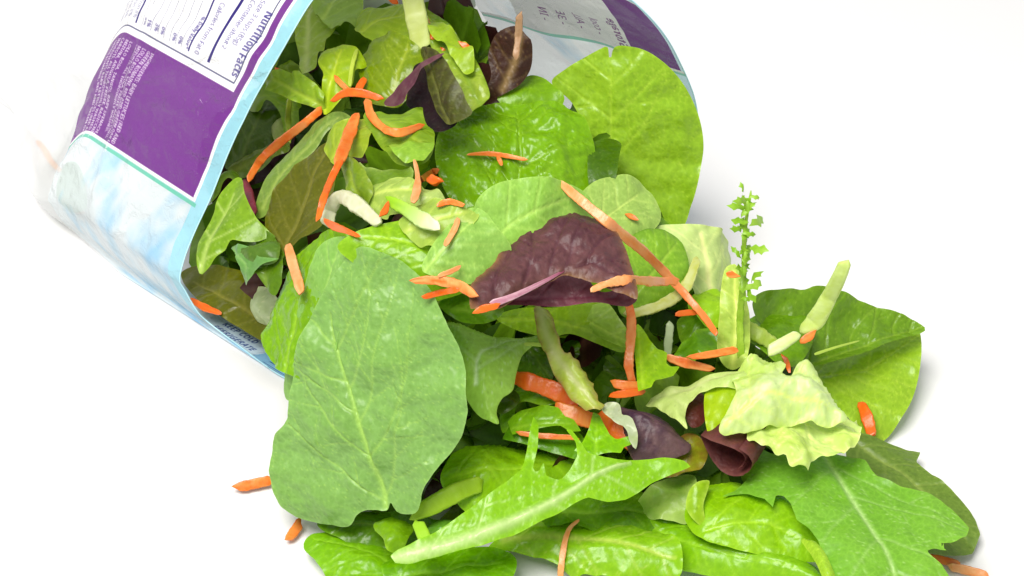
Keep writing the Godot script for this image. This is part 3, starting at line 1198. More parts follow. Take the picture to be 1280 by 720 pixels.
	leaf("lettuce_leaf", "curled green lettuce leaf with a raised rim over a dark hollow", [442, 198, 456, 207, 474, 208, 492, 200, 508, 202, 513, 214, 506, 226, 484, 232, 466, 248, 448, 240], {"tone": rgb(104, 142, 42), "m": "matte", "edge": rgb(175, 198, 120), "edge_w": 0.08, "cv": 0.25})
	leaf("lettuce_leaf", "pale ribbed lettuce leaf lying crosswise in front of the curled green one", [434, 246, 452, 228, 480, 219, 508, 219, 526, 232, 524, 248, 506, 262, 474, 268, 448, 260], {"tone": rgb(168, 196, 104), "m": "pale", "rib": [440, 250, 520, 232], "veins": 4})
	leaf("lettuce_leaf", "pale lettuce chip beside the round carrot lump", [524, 232, 545, 234, 558, 244, 565, 258, 548, 270, 530, 264], {"tone": rgb(178, 200, 124), "m": "pale"})
	leaf("lettuce_leaf", "bunched green lettuce with an upright edge under the toothed leaf", [420, 190, 440, 196, 452, 208, 462, 236, 455, 256, 440, 250, 428, 226], {"tone": rgb(112, 146, 40), "m": "matte", "rib": [445, 250, 432, 200], "veins": 2, "edge": rgb(160, 180, 80), "edge_w": 0.08})
	leaf("lettuce_leaf", "small green leaf curl hugging the left mouth edge above the arugula leaf", [258, 246, 266, 226, 280, 210, 294, 210, 302, 228, 296, 234, 288, 222, 278, 226, 270, 240], {"tone": rgb(116, 168, 40), "m": "matte", "edge": rgb(170, 205, 90), "edge_w": 0.08, "dome": 0.15, "dome_r": 0.15})
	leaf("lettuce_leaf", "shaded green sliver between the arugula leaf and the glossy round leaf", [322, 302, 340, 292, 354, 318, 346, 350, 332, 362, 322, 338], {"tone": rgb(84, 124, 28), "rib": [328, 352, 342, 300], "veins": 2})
	leaf("lettuce_leaf", "ruffled green lettuce leaf under the yellow hook-shaped leaf's top", [324, 96, 340, 90, 352, 86, 366, 92, 380, 90, 394, 104, 404, 118, 400, 136, 386, 132, 372, 128, 358, 122, 344, 116, 330, 110], {"tone": rgb(132, 172, 44), "m": "pale", "ruf": 0.14, "rib": [398, 130, 340, 98], "veins": 3})
	leaf("lettuce_leaf", "pale flat lettuce piece beneath the carrots left of the crinkled spinach", [496, 272, 520, 250, 548, 246, 580, 258, 598, 268, 566, 300, 524, 300], {"tone": rgb(164, 194, 96), "m": "pale", "rib": [500, 284, 585, 264], "veins": 3})
	stalk("pale_rib", "pale thin rib standing between the yellow lobed leaf and the large translucent one", [437, 108, 5, 440, 84, 6, 446, 62, 5], {"tone": rgb(184, 204, 96), "tone2": rgb(160, 190, 60)})
	stalk("pale_rib", "slender light rib hanging under the hook-shaped yellow leaf", [362, 178, 5, 360, 150, 7, 362, 122, 6], {"tone": rgb(176, 196, 90), "tone2": rgb(150, 180, 60)})
	stalk("red_stalk", "short crimson stem beside the lower end of the long carrot", [304, 227, 12, 310, 244, 15, 317, 268, 12], {"tone": rgb(120, 30, 52), "tone2": rgb(150, 50, 70), "m": "red"})
	leaf("arugula_leaf", "veined arugula leaf hanging over the lower left mouth edge with a pale stem", [246, 338, 243, 312, 250, 288, 260, 262, 266, 242, 280, 224, 292, 214, 300, 222, 310, 250, 322, 274, 336, 290, 322, 300, 306, 303, 290, 302, 284, 312, 270, 322, 256, 337], {"tone": rgb(122, 166, 48), "tone2": rgb(98, 140, 36), "m": "glossy", "rib": [248, 336, 264, 295, 290, 235], "rib_w": 0.11, "rib_c": rgb(180, 205, 120), "rib_k": 0.9, "veins": 3, "vein_c": 0.8, "cv": 0.35})
	leaf("arugula_leaf", "dark underside fold of arugula below the veined leaf's tip", [292, 304, 312, 300, 334, 290, 340, 300, 334, 316, 316, 322, 300, 316], {"tone": rgb(84, 122, 44), "m": "matte", "dome": 0.25, "dome_r": 0.3, "lift": -0.1})
	leaf("mizuna_leaf", "blue-green forked mizuna frond hanging below the arugula leaf", [282, 310, 292, 318, 300, 334, 294, 356, 304, 350, 312, 338, 322, 328, 330, 322, 316, 320, 306, 308, 294, 304], {"tone": rgb(110, 160, 92), "sharp": true, "m": "matte", "rib": [286, 311, 304, 330, 298, 352], "rib_w": 0.06, "veins": 1, "lift": 0.05})
	leaf("red_lettuce_leaf", "dark red leaf with a pale brown stem standing against the bag's back wall", [606, 118, 614, 94, 610, 70, 618, 46, 630, 36, 646, 33, 658, 44, 665, 54, 664, 84, 652, 104, 636, 114, 620, 122], {"tone": rgb(66, 38, 22), "tone2": rgb(50, 26, 34), "m": "red", "h": 7.9, "flat": 0.0, "gy": -2.1, "fix": true, "rib": [628, 112, 646, 70, 650, 36], "rib_w": 0.12, "rib_end": 0.8, "rib_c": rgb(150, 122, 78), "veins": 3, "vein_c": 0.3, "cv": 0.2})
	stalk("red_stalk", "thin pinkish-brown stem rising above the dark red leaf by the back wall", [644, 74, 8, 648, 46, 9, 649, 17, 9], {"tone": rgb(188, 152, 118), "tone2": rgb(170, 130, 92), "h": [8.6, 9.1, 9.8], "m": "rib"})


func middle_of_the_heap():
	var spin := rgb(116, 172, 30)
	var glos := rgb(114, 172, 22)
	var back := rgb(150, 196, 104)
	leaf("spinach_leaf", "tallest upright spinach leaf leaning on the bag's back wall with a notched tip", [690, 106, 708, 88, 732, 73, 752, 62, 760, 60, 763, 80, 768, 60, 786, 58, 812, 66, 840, 88, 862, 118, 876, 152, 881, 186, 875, 222, 866, 256, 855, 284, 836, 290, 800, 268, 768, 232, 744, 186, 716, 132], {"tone": rgb(148, 194, 62), "tone2": rgb(130, 182, 44), "m": "glossy", "h": 6.0, "flat": 0.0, "gy": -2.2, "fix": true, "rib": [790, 280, 768, 220, 764, 150, 764, 82], "rib_w": 0.07, "veins": 5, "crk": 0.05, "cv": 0.25, "cu": 0.1, "rib_k": 0.5})
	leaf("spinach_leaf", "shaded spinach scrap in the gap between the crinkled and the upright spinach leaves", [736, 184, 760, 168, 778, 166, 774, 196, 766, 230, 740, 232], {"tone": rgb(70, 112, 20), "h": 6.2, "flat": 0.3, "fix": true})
	leaf("spinach_leaf", "smooth spinach leaf tip showing behind the top of the crinkled leaf", [622, 122, 636, 106, 648, 96, 664, 88, 680, 92, 692, 104, 706, 122, 690, 140, 650, 138], {"tone": rgb(122, 178, 34), "h": 7.0, "flat": 0.3, "gy": -1.0, "fix": true, "cv": 0.25})
	leaf("spinach_leaf", "round crinkled glossy spinach leaf below the upright one", [543, 190, 545, 166, 560, 142, 580, 126, 600, 118, 625, 115, 650, 117, 680, 119, 710, 126, 730, 140, 742, 166, 745, 196, 738, 226, 722, 250, 690, 262, 650, 262, 612, 262, 584, 252, 562, 238, 549, 214], {"tone": glos, "tone2": rgb(122, 184, 40), "h": 6.6, "flat": 0.35, "gy": -0.9, "fix": true, "m": "glossy", "rib": [640, 258, 650, 200, 646, 125], "rib_w": 0.08, "veins": 5, "crk": 0.12, "wav": 0.26, "groove": 0.10, "cv": 0.35, "cu": 0.3, "rib_k": 0.4})
	leaf("spinach_leaf", "small spinach leaf under the pale round one at the heap's right shoulder", [760, 230, 800, 250, 832, 270, 850, 292, 838, 320, 800, 320, 770, 290], {"tone": rgb(110, 166, 30)})
	leaf("spinach_leaf", "round pale underside of a spinach leaf at the foot of the upright leaf", [716, 262, 734, 232, 756, 220, 786, 217, 810, 228, 824, 248, 828, 270, 818, 286, 800, 294, 770, 294, 740, 288], {"tone": rgb(166, 200, 112), "m": "matte", "rib": [740, 284, 800, 240], "rib_w": 0.06, "veins": 4, "cv": 0.25, "cu": 0.2})
	leaf("lettuce_leaf", "pale watery lettuce piece at the right of the heap below the upright spinach", [840, 284, 862, 278, 890, 282, 912, 290, 926, 306, 922, 345, 906, 384, 884, 394, 868, 370, 856, 330], {"tone": rgb(216, 234, 162), "m": "pale", "rib": [890, 390, 880, 290], "rib_w": 0.18, "veins": 3, "cv": 0.3})
	leaf("spinach_leaf", "mid-green spinach leaf with a dark rim under the longest carrot", [768, 306, 792, 292, 820, 284, 845, 290, 858, 306, 862, 332, 852, 356, 832, 378, 804, 392, 778, 388, 770, 350], {"tone": rgb(132, 184, 62), "m": "glossy", "rib": [780, 385, 850, 300], "rib_w": 0.07, "veins": 4, "edge": rgb(95, 140, 50), "edge_w": 0.1, "cv": 0.3})
	stalk("pale_rib", "olive-white curved rib sweeping around the mid-green spinach leaf's edge", [782, 394, 12, 825, 382, 14, 856, 360, 15, 872, 322, 10], {"tone": rgb(182, 190, 96), "tone2": rgb(205, 208, 150), "thick": 0.4})
	leaf("spinach_leaf", "broad spinach leaf under the right edge of the big front leaf's tip", [420, 306, 446, 288, 478, 276, 510, 270, 540, 276, 566, 298, 588, 330, 598, 356, 560, 368, 520, 372, 480, 350, 446, 330], {"tone": rgb(134, 188, 46), "tone2": rgb(108, 166, 24), "m": "glossy", "rib": [590, 350, 520, 305, 450, 295], "rib_w": 0.07, "veins": 5, "cv": 0.3})
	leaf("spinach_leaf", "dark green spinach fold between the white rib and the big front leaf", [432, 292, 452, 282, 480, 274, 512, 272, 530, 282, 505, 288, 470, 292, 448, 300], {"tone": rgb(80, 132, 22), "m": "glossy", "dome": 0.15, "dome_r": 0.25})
	stalk("white_rib", "bent white rib of lettuce arching beside the olive leaf", [408, 282, 18, 414, 258, 16, 426, 246, 17, 446, 256, 20, 474, 280, 14], {"tone": rgb(222, 222, 190), "tone2": rgb(236, 236, 214), "m": "pale", "thick": 0.5, "lift": 0.1})
	leaf("spinach_leaf", "pale matte spinach leaf slanting left of the red leaf", [528, 336, 540, 306, 560, 280, 586, 256, 606, 262, 622, 284, 640, 310, 620, 340, 596, 352, 562, 350], {"tone": back, "m": "matte", "rib": [530, 338, 600, 265], "rib_w": 0.06, "veins": 5, "cv": 0.2})
	leaf("spinach_leaf", "pale green spinach leaf spread behind the red leaf and below the crinkled one", [588, 306, 590, 274, 600, 246, 624, 228, 660, 222, 700, 224, 736, 238, 750, 260, 740, 290, 700, 306, 650, 330, 612, 346], {"tone": rgb(152, 200, 104), "tone2": rgb(128, 186, 60), "m": "matte", "rib": [600, 336, 640, 280, 730, 240], "rib_w": 0.07, "veins": 5, "cv": 0.25})
	stalk("green_rib", "split bright green rib with a torn white end beside the white rib", [484, 250, 12, 508, 262, 18, 530, 276, 20, 550, 284, 12], {"tone": rgb(150, 205, 44), "tone2": rgb(128, 188, 28), "foot": rgb(235, 235, 200), "thick": 0.45, "m": "rib"})
	leaf("spinach_leaf", "glossy round spinach leaf curving down behind the big front leaf to the bag's edge", [315, 420, 318, 390, 326, 366, 338, 340, 356, 315, 380, 296, 404, 283, 430, 288, 446, 300, 440, 360, 420, 420, 385, 470, 355, 466, 332, 452], {"tone": glos, "tone2": rgb(126, 186, 28), "m": "glossy", "rib": [352, 462, 372, 380, 420, 295], "rib_w": 0.09, "veins": 5, "crk": 0.09, "cv": 0.45, "groove": 0.06, "h": 2.7, "clear": 0.6})
	leaf("spinach_leaf", "yellow-green spinach sliver between the glossy round leaf and the big front leaf", [352, 420, 362, 404, 376, 400, 380, 440, 370, 480, 356, 470], {"tone": rgb(150, 200, 30)})
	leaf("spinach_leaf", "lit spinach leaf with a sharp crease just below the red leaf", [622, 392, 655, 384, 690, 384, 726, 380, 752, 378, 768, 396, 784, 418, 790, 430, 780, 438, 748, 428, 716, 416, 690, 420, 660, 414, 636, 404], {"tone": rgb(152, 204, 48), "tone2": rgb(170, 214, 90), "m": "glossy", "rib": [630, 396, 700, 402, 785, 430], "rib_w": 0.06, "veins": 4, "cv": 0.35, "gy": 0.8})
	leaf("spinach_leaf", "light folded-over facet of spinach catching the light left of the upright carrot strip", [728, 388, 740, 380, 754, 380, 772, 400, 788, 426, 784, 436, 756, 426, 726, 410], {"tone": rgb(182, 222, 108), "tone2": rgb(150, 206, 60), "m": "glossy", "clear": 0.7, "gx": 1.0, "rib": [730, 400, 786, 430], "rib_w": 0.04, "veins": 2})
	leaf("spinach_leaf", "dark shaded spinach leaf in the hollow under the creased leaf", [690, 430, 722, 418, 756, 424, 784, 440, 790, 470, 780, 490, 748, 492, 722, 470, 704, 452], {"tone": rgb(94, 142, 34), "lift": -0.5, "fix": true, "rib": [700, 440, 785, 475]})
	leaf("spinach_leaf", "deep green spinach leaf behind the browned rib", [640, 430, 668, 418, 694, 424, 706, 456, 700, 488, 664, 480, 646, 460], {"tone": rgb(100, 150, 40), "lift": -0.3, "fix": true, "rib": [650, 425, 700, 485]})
	leaf("spinach_leaf", "green leaf peeking out under the left end of the red leaf", [546, 380, 570, 368, 600, 368, 628, 388, 606, 404, 570, 402], {"tone": rgb(96, 146, 34), "rib": [550, 385, 620, 390], "veins": 3})
	leaf("lettuce_leaf", "green lettuce leaf in the gap under the longest carrot's lower half", [846, 404, 866, 396, 892, 398, 912, 414, 906, 438, 880, 442, 858, 432], {"tone": rgb(112, 168, 36), "edge": rgb(160, 205, 80), "edge_w": 0.1, "rib": [856, 425, 908, 415], "veins": 3})
	stalk("pale_rib", "pale grey-green rib end standing in the dark hollow right of the mizuna", [838, 402, 9, 836, 420, 11, 834, 446, 10], {"tone": rgb(176, 190, 150), "h": [4.0, 3.7, 3.2]})
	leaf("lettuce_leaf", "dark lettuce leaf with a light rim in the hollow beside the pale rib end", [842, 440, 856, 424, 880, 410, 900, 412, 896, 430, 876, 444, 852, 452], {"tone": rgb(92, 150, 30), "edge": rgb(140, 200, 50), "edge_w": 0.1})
	leaf("lettuce_leaf", "bright yellow-green leaf edge behind the longest carrot's lower end", [862, 372, 880, 360, 904, 358, 914, 376, 908, 400, 888, 404, 870, 392], {"tone": rgb(150, 205, 40), "m": "pale"})


func right_side():
	var s := base("spinach_leaf")
	tag(s, "large cupped spinach leaf at the far right with a dark hollow and bright front", "spinach leaf", "spinach leaves of the salad")
	blade("back_blade", [930, 392, 948, 378, 975, 374, 995, 374, 1008, 371, 1040, 374, 1075, 382, 1105, 391, 1130, 401, 1145, 410, 1149, 420, 1126, 430, 1090, 442, 1050, 458, 1010, 462, 970, 440], {"tone": rgb(112, 158, 46), "tone2": rgb(88, 132, 28), "h": 2.3, "fix": true, "flat": 0.0, "gy": -1.0, "gx": -0.5, "rib": [1000, 462, 1150, 413], "rib_w": 0.05, "veins": 6, "crk": 0.05, "cv": -0.45, "dome": -0.2, "groove": 0.07, "wav": 0.2}, s)
	blade("front_blade", [975, 450, 1018, 432, 1052, 425, 1090, 418, 1128, 411, 1150, 410, 1152, 440, 1147, 478, 1132, 512, 1106, 540, 1082, 536, 1050, 512, 1015, 490], {"tone": rgb(154, 198, 66), "tone2": rgb(134, 184, 44), "h": 1.2, "fix": true, "flat": 0.0, "gy": -0.7, "gx": 0.0, "rib": [1010, 470, 1080, 460, 1150, 415], "rib_w": 0.05, "veins": 6, "cv": 0.25, "cu": 0.2}, s)
	leaf("spinach_leaf", "spinach scrap folded up inside the cupped leaf beside the pale stalks", [930, 400, 952, 388, 978, 392, 1004, 384, 1018, 396, 1014, 430, 990, 452, 958, 440, 938, 424], {"tone": rgb(112, 166, 34), "tone2": rgb(84, 136, 22), "h": 3.1, "fix": true, "flat": 0.2})
	stalk("pale_rib", "short pale rib with a streaked side left of the cupped spinach leaf", [930, 408, 16, 950, 420, 20, 975, 436, 16], {"tone": rgb(192, 212, 124), "tone2": rgb(160, 195, 70), "h": [3.5, 3.4, 3.1]})
	shred("carrot bit tucked behind the pale stalks near the cupped leaf", [1000, 428, 12, 1010, 422, 14, 1019, 417, 12], {"h": [3.5, 3.6, 3.7]})
	shred("thin carrot edge showing between the pale lettuce's two humps", [979, 444, 8, 984, 454, 9, 987, 466, 6], {"deep": true, "h": [3.3, 3.2, 3.1]})
	leaf("lettuce_leaf", "upright pale green lettuce leaf strip left of the feathery frond", [904, 345, 914, 330, 924, 334, 932, 362, 938, 405, 934, 445, 918, 462, 900, 448, 898, 410], {"tone": rgb(188, 214, 116), "tone2": rgb(150, 196, 60), "m": "pale", "rib": [916, 456, 920, 400, 918, 336], "rib_w": 0.12, "veins": 3, "h": 4.3, "flat": 0.0, "gy": -1.6, "fix": true, "cv": 0.25})
	var fr := base("frisee_frond")
	tag(fr, "feathery green frond standing upright at the right of the heap", "frond")
	tube("stem", [927, 452, 10, 925, 400, 9, 930, 340, 7, 931, 290, 5, 939, 238, 3], {"tone": rgb(128, 178, 44), "tone2": rgb(160, 200, 80), "m": "rib", "h": [3.4, 4.4, 5.8, 7.0, 8.0]}, fr)
	var rng := RandomNumberGenerator.new()
	rng.seed = 77
	for k in 30:
		var t := k / 29.0
		var y := lerpf(372.0, 242.0, t)
		var x := lerpf(927.0, 936.0, t) + rng.randf_range(-3, 3)
		var h := lerpf(5.4, 8.1, t) + rng.randf_range(-0.1, 0.25)
		var an := rng.randf_range(-1.3, 1.3) + (0.5 if k % 2 == 0 else -0.4)
		var size := rng.randf_range(14, 26) * (1.0 - 0.25 * t)
		if k == 20:
			an = 1.15
			size = 28.0
		elif k == 14:
			an = 1.75
			size = 26.0
		elif k == 3:
			an = 2.7
			size = 22.0
		var up := Vector2(sin(an), -cos(an)) * size
		var side := Vector2(-up.y, up.x) * rng.randf_range(0.16, 0.3)
		var c := Vector2(x, y)
		var line: Array = []
		for q in [Vector2(0, 0.12), Vector2(0.3, 0.5), Vector2(0.42, 1.2), Vector2(0.55, 0.6), Vector2(0.75, 1.0), Vector2(0.8, 0.4), Vector2(1, 0), Vector2(0.8, -0.6), Vector2(0.66, -1.1), Vector2(0.5, -0.5), Vector2(0.25, -0.9), Vector2(0.12, -0.3)]:
			var w: Vector2 = c + up * q.x + side * q.y
			line.append_array([w.x, w.y])
		blade("leaflet", line, {"tone": rgb(126, 180, 48), "tone2": rgb(164, 204, 96), "mott": 0.9, "h": h, "flat": 0.0, "gy": -1.6, "gx": rng.randf_range(-2.5, 2.5), "fix": true, "sharp": true, "m": "pale", "s": 0.03, "wav": 0.2, "cv": 0.05}, fr)
	stalk("celery_rib", "pale cut stalk slanting up and away beyond the cupped spinach leaf", [1000, 413, 12, 1018, 402, 24, 1036, 372, 20, 1050, 344, 18, 1057, 326, 15], {"tone": rgb(196, 218, 120), "tone2": rgb(214, 230, 156), "h": [3.6, 3.9, 4.7, 5.6, 6.1], "thick": 0.45, "jag": 0.02, "square": 0.7, "cut": 0.5})
	stalk("celery_rib", "short white stalk end lying across the top of the pale lettuce", [960, 440, 15, 978, 430, 16, 998, 417, 12], {"tone": rgb(212, 226, 150), "tone2": rgb(228, 236, 184), "h": [3.9, 4.0, 4.1], "thick": 0.6, "jag": 0.02, "square": 0.75})
	stalk("leaf_stalk", "hair-thin pale stem crossing the hollow of the cupped leaf", [1018, 443, 4, 1045, 434, 3, 1074, 426, 2], {"tone": rgb(170, 200, 96), "h": [3.1, 3.1, 3.0], "jag": 0.02})
	shred("stubby carrot piece under the right edge of the pale lettuce", [1076, 503, 14, 1084, 522, 20, 1090, 545, 16], {"deep": true})
	leaf("arugula_leaf", "dull grey-green arugula leaf lying underneath at the lower right", [1058, 548, 1075, 540, 1100, 546, 1125, 555, 1152, 560, 1146, 576, 1166, 596, 1196, 620, 1220, 646, 1226, 666, 1218, 684, 1194, 692, 1160, 690, 1120, 660, 1084, 620, 1062, 585], {"tone": rgb(112, 142, 66), "tone2": rgb(90, 122, 46), "m": "matte", "h": 0.7, "fix": true, "flat": 0.3, "rib": [1070, 550, 1140, 600, 1210, 670], "rib_w": 0.08, "veins": 4, "cv": 0.2, "sharp": true})


func front():
	var lit := rgb(122, 190, 24)
	# lowest, on the table
	leaf("spinach_leaf", "broad spinach leaf flat on the table at the bottom left under the big leaf", [378, 676, 392, 660, 425, 652, 460, 660, 492, 678, 524, 694, 548, 708, 552, 740, 470, 745, 424, 740, 402, 706], {"tone": rgb(112, 178, 26), "tone2": rgb(134, 194, 44), "h": 0.8, "fix": true, "flat": 0.4, "rib": [540, 735, 470, 690, 390, 668], "rib_w": 0.07, "veins": 5, "cv": 0.3, "crk": 0.06})
	leaf("spinach_leaf", "round dark spinach leaf at the bottom below the white-ribbed mizuna", [478, 702, 510, 686, 560, 676, 610, 676, 640, 686, 646, 704, 636, 725, 600, 745, 520, 745, 486, 728], {"tone": rgb(104, 172, 20), "tone2": rgb(84, 146, 20), "h": 0.9, "fix": true, "flat": 0.3, "rib": [490, 720, 630, 700], "veins": 5, "cv": 0.35, "crk": 0.06})
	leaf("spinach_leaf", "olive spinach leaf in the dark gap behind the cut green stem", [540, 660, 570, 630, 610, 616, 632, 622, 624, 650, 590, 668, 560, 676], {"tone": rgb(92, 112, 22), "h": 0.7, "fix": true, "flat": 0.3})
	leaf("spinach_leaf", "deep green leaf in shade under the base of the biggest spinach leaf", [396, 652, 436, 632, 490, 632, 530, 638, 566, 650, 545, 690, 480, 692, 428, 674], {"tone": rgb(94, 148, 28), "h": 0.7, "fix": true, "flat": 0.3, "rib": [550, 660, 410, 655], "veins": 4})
	leaf("lettuce_leaf", "green lettuce leaf showing between the white-ribbed mizuna and the long creased leaf", [676, 650, 700, 622, 740, 610, 790, 610, 836, 622, 856, 650, 810, 664, 740, 660], {"tone": rgb(104, 164, 28), "h": 1.0, "fix": true, "flat": 0.4, "rib": [690, 640, 845, 640], "veins": 4})
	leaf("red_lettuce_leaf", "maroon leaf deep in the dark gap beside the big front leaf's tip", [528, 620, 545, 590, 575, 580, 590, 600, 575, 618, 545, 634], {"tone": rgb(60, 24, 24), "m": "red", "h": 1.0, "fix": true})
	leaf("lettuce_leaf", "long creased lettuce leaf at the bottom crossed by the thin drooping carrot", [606, 684, 632, 664, 672, 648, 715, 640, 758, 640, 800, 650, 838, 662, 852, 684, 846, 716, 800, 722, 756, 712, 716, 712, 690, 700, 655, 690], {"tone": rgb(126, 188, 22), "tone2": rgb(150, 205, 70), "h": 1.0, "fix": true, "flat": 0.5, "m": "glossy", "rib": [630, 672, 740, 672, 845, 694], "rib_w": 0.14, "rib_c": rgb(190, 215, 110), "veins": 5, "cv": 0.4})
	leaf("spinach_leaf", "long folded spinach leaf stretched along the bottom right of the heap", [784, 632, 808, 616, 840, 632, 880, 652, 930, 668, 985, 684, 1014, 698, 1024, 720, 985, 726, 940, 718, 890, 708, 842, 696, 806, 680, 788, 656], {"tone": rgb(120, 186, 22), "tone2": rgb(150, 206, 66), "h": 1.15, "fix": true, "flat": 0.5, "m": "glossy", "rib": [790, 640, 880, 682, 1018, 712], "rib_w": 0.06, "veins": 5, "dome": 0.3, "dome_r": 0.4, "fold": -0.2})
	leaf("spinach_leaf", "small bright spinach tip poking out at the very bottom right of the heap", [950, 706, 985, 694, 1012, 696, 1034, 724, 1040, 745, 980, 745], {"tone": rgb(118, 186, 20), "h": 0.6, "fix": true, "flat": 0.2})
	leaf("lettuce_leaf", "pale cut lettuce corner beneath the mizuna's toothed right end", [796, 622, 828, 600, 862, 588, 872, 612, 862, 648, 836, 650, 808, 644], {"tone": rgb(122, 186, 40), "tone2": rgb(186, 216, 120), "mott": 0.8, "m": "pale", "h": 1.3, "fix": true, "flat": 0.5, "edge": rgb(200, 224, 140), "edge_w": 0.12})
	var q := base("spinach_leaf")
	tag(q, "rolled bright spinach leaf with a turned lip in front of the dark red roll", "spinach leaf", "spinach leaves of the salad")
	blade("rolled_blade", [858, 632, 864, 612, 878, 600, 896, 595, 932, 598, 985, 622, 1022, 654, 1038, 686, 1000, 692, 950, 684, 904, 674, 880, 664, 866, 650], {"tone": rgb(134, 196, 26), "tone2": rgb(152, 206, 64), "h": 1.7, "fix": true, "flat": 0.6, "m": "glossy", "rib": [884, 656, 960, 654, 1036, 688], "rib_w": 0.05, "veins": 4, "dome": 0.3, "dome_r": 0.45, "wav": 0.16}, q)
	blade("turned_lip", [857, 630, 862, 612, 874, 601, 886, 598, 884, 612, 879, 632, 882, 658, 868, 650, 860, 640], {"tone": rgb(140, 190, 24), "tone2": rgb(120, 172, 20), "h": 1.95, "fix": true, "flat": 0.6, "m": "glossy", "edge": rgb(196, 226, 110), "edge_w": 0.06, "cv": 0.15}, q)
	leaf("spinach_leaf", "glossy folded spinach leaf right of the big front leaf in the lower middle", [555, 590, 560, 566, 574, 546, 600, 541, 640, 546, 690, 548, 730, 560, 740, 580, 716, 604, 680, 612, 650, 616, 628, 628, 600, 630, 576, 616], {"tone": rgb(140, 206, 24), "tone2": rgb(160, 216, 60), "h": 2.0, "fix": true, "flat": 0.8, "m": "glossy", "rib": [565, 590, 640, 585, 730, 570], "rib_w": 0.05, "veins": 4, "dome": 0.5, "dome_r": 0.5, "crk": 0.07})
	leaf("lettuce_leaf", "olive and brown lettuce scrap left of the dark red roll", [822, 566, 838, 548, 866, 540, 884, 556, 878, 580, 852, 590, 830, 592], {"tone": rgb(140, 158, 34), "tone2": rgb(130, 96, 40), "mott": 1.0, "h": 2.3, "fix": true, "edge": rgb(140, 90, 50), "edge_w": 0.12})
	leaf("lettuce_leaf", "green lettuce strip with pointed edges in the dark opening under the rolled leaf", [624, 516, 632, 494, 660, 482, 690, 484, 696, 500, 670, 506, 648, 510, 640, 530, 628, 540], {"tone": rgb(118, 182, 30), "h": 2.7, "fix": true, "edge": rgb(150, 205, 60), "edge_w": 0.1})
	leaf("mizuna_leaf", "low mizuna blade between the orange carrot pile and the folded spinach", [628, 548, 640, 528, 668, 520, 700, 524, 726, 540, 738, 560, 728, 574, 690, 566, 655, 556], {"tone": rgb(100, 165, 28), "h": 2.4, "fix": true, "sharp": true})
	leaf("mizuna_leaf", "small bright mizuna strip just under the wide carrot strip in the middle", [634, 526, 652, 512, 674, 506, 698, 510, 706, 520, 716, 522, 724, 534, 712, 538, 700, 532, 678, 536, 654, 540, 640, 542], {"tone": rgb(124, 186, 34), "h": 2.9, "sharp": true, "rib": [640, 534, 715, 528], "rib_w": 0.05, "veins": 2})
	shred("wide carrot strip running from the rolled leaf under the browned rib", [636, 470, 14, 664, 478, 20, 700, 492, 20, 722, 512, 14], {"deep": true, "slim": 1.12, "h": [3.4, 3.4, 3.2, 2.9]})
	shred("carrot strip beside the toothed leaf, lower of the pair near the purple roll", [694, 506, 10, 716, 518, 20, 745, 528, 18], {"slim": 1.12, "h": [3.1, 2.95, 2.8]})
	shred("thick orange carrot slab curving down in front of the purple roll", [744, 518, 20, 768, 532, 26, 784, 545, 26, 796, 564, 14], {"deep": true, "slim": 1.12, "h": [2.9, 2.8, 2.7, 2.4], "thick": 0.4})
	shred("thin carrot shred lying low above the folded spinach leaf", [646, 541, 8, 680, 545, 10, 722, 547, 8], {"h": [2.65, 2.65, 2.65]})
	leaf("red_lettuce_leaf", "rolled purple lettuce leaf lying among the carrots in the middle", [752, 500, 768, 492, 792, 496, 820, 504, 846, 520, 864, 538, 852, 550, 828, 556, 806, 562, 790, 556, 778, 534, 762, 516], {"tone": rgb(112, 84, 84), "tone2": rgb(66, 40, 60), "mott": 1.0, "m": "red", "h": 3.2, "fix": true, "flat": 0.8, "rib": [760, 500, 860, 540], "rib_w": 0.06, "rib_c": rgb(110, 80, 88), "veins": 4, "dome": 0.55, "dome_r": 0.4, "crk": 0.06})
	leaf("lettuce_leaf", "crumpled whitish lettuce rim clinging to the purple roll", [752, 506, 764, 498, 776, 502, 780, 514, 790, 524, 798, 540, 796, 554, 788, 546, 780, 530, 766, 520], {"tone": rgb(190, 196, 170), "tone2": rgb(160, 185, 100), "mott": 0.9, "m": "pale", "h": 3.65, "fix": true, "flat": 0.7, "crk": 0.08, "ruf": 0.12})
	leaf("mizuna_leaf", "bright toothed mizuna tip in front of the thick orange carrot slab", [718, 562, 728, 552, 737, 532, 742, 511, 750, 516, 756, 530, 762, 542, 770, 548, 782, 546, 796, 542, 790, 554, 780, 558, 776, 566, 760, 566, 740, 570], {"tone": rgb(122, 190, 26), "sharp": true, "h": 3.1, "fix": true, "flat": 0.6, "rib": [745, 565, 745, 518], "rib_w": 0.05, "veins": 2})
	shred("upright pale carrot strip right of the creased spinach leaf", [784, 372, 12, 789, 398, 15, 788, 430, 16, 786, 456, 15, 791, 480, 12], {"h": [5.3, 4.9, 4.3, 3.9, 3.5], "tone2": rgb(242, 160, 88)})
	shred("ragged carrot heap piece lying flat at the foot of the upright strip, upper", [764, 478, 12, 782, 482, 17, 806, 480, 10], {"h": [3.6, 3.6, 3.6]})
	shred("ragged carrot piece under the flat one, nearest the purple roll", [762, 494, 8, 782, 492, 14, 806, 488, 12], {"deep": true, "h": [3.4, 3.5, 3.5]})
	leaf("mizuna_leaf", "yellow-green toothed mizuna leaf standing right of the upright carrot strip", [791, 412, 797, 401, 804, 410, 812, 424, 822, 434, 834, 436, 833, 448, 840, 450, 850, 446, 842, 460, 828, 468, 818, 472, 814, 480, 798, 482, 795, 450], {"tone": rgb(142, 200, 24), "sharp": true, "h": 4.2, "fix": true, "flat": 0.5, "rib": [804, 478, 798, 405], "rib_w": 0.06, "veins": 3})
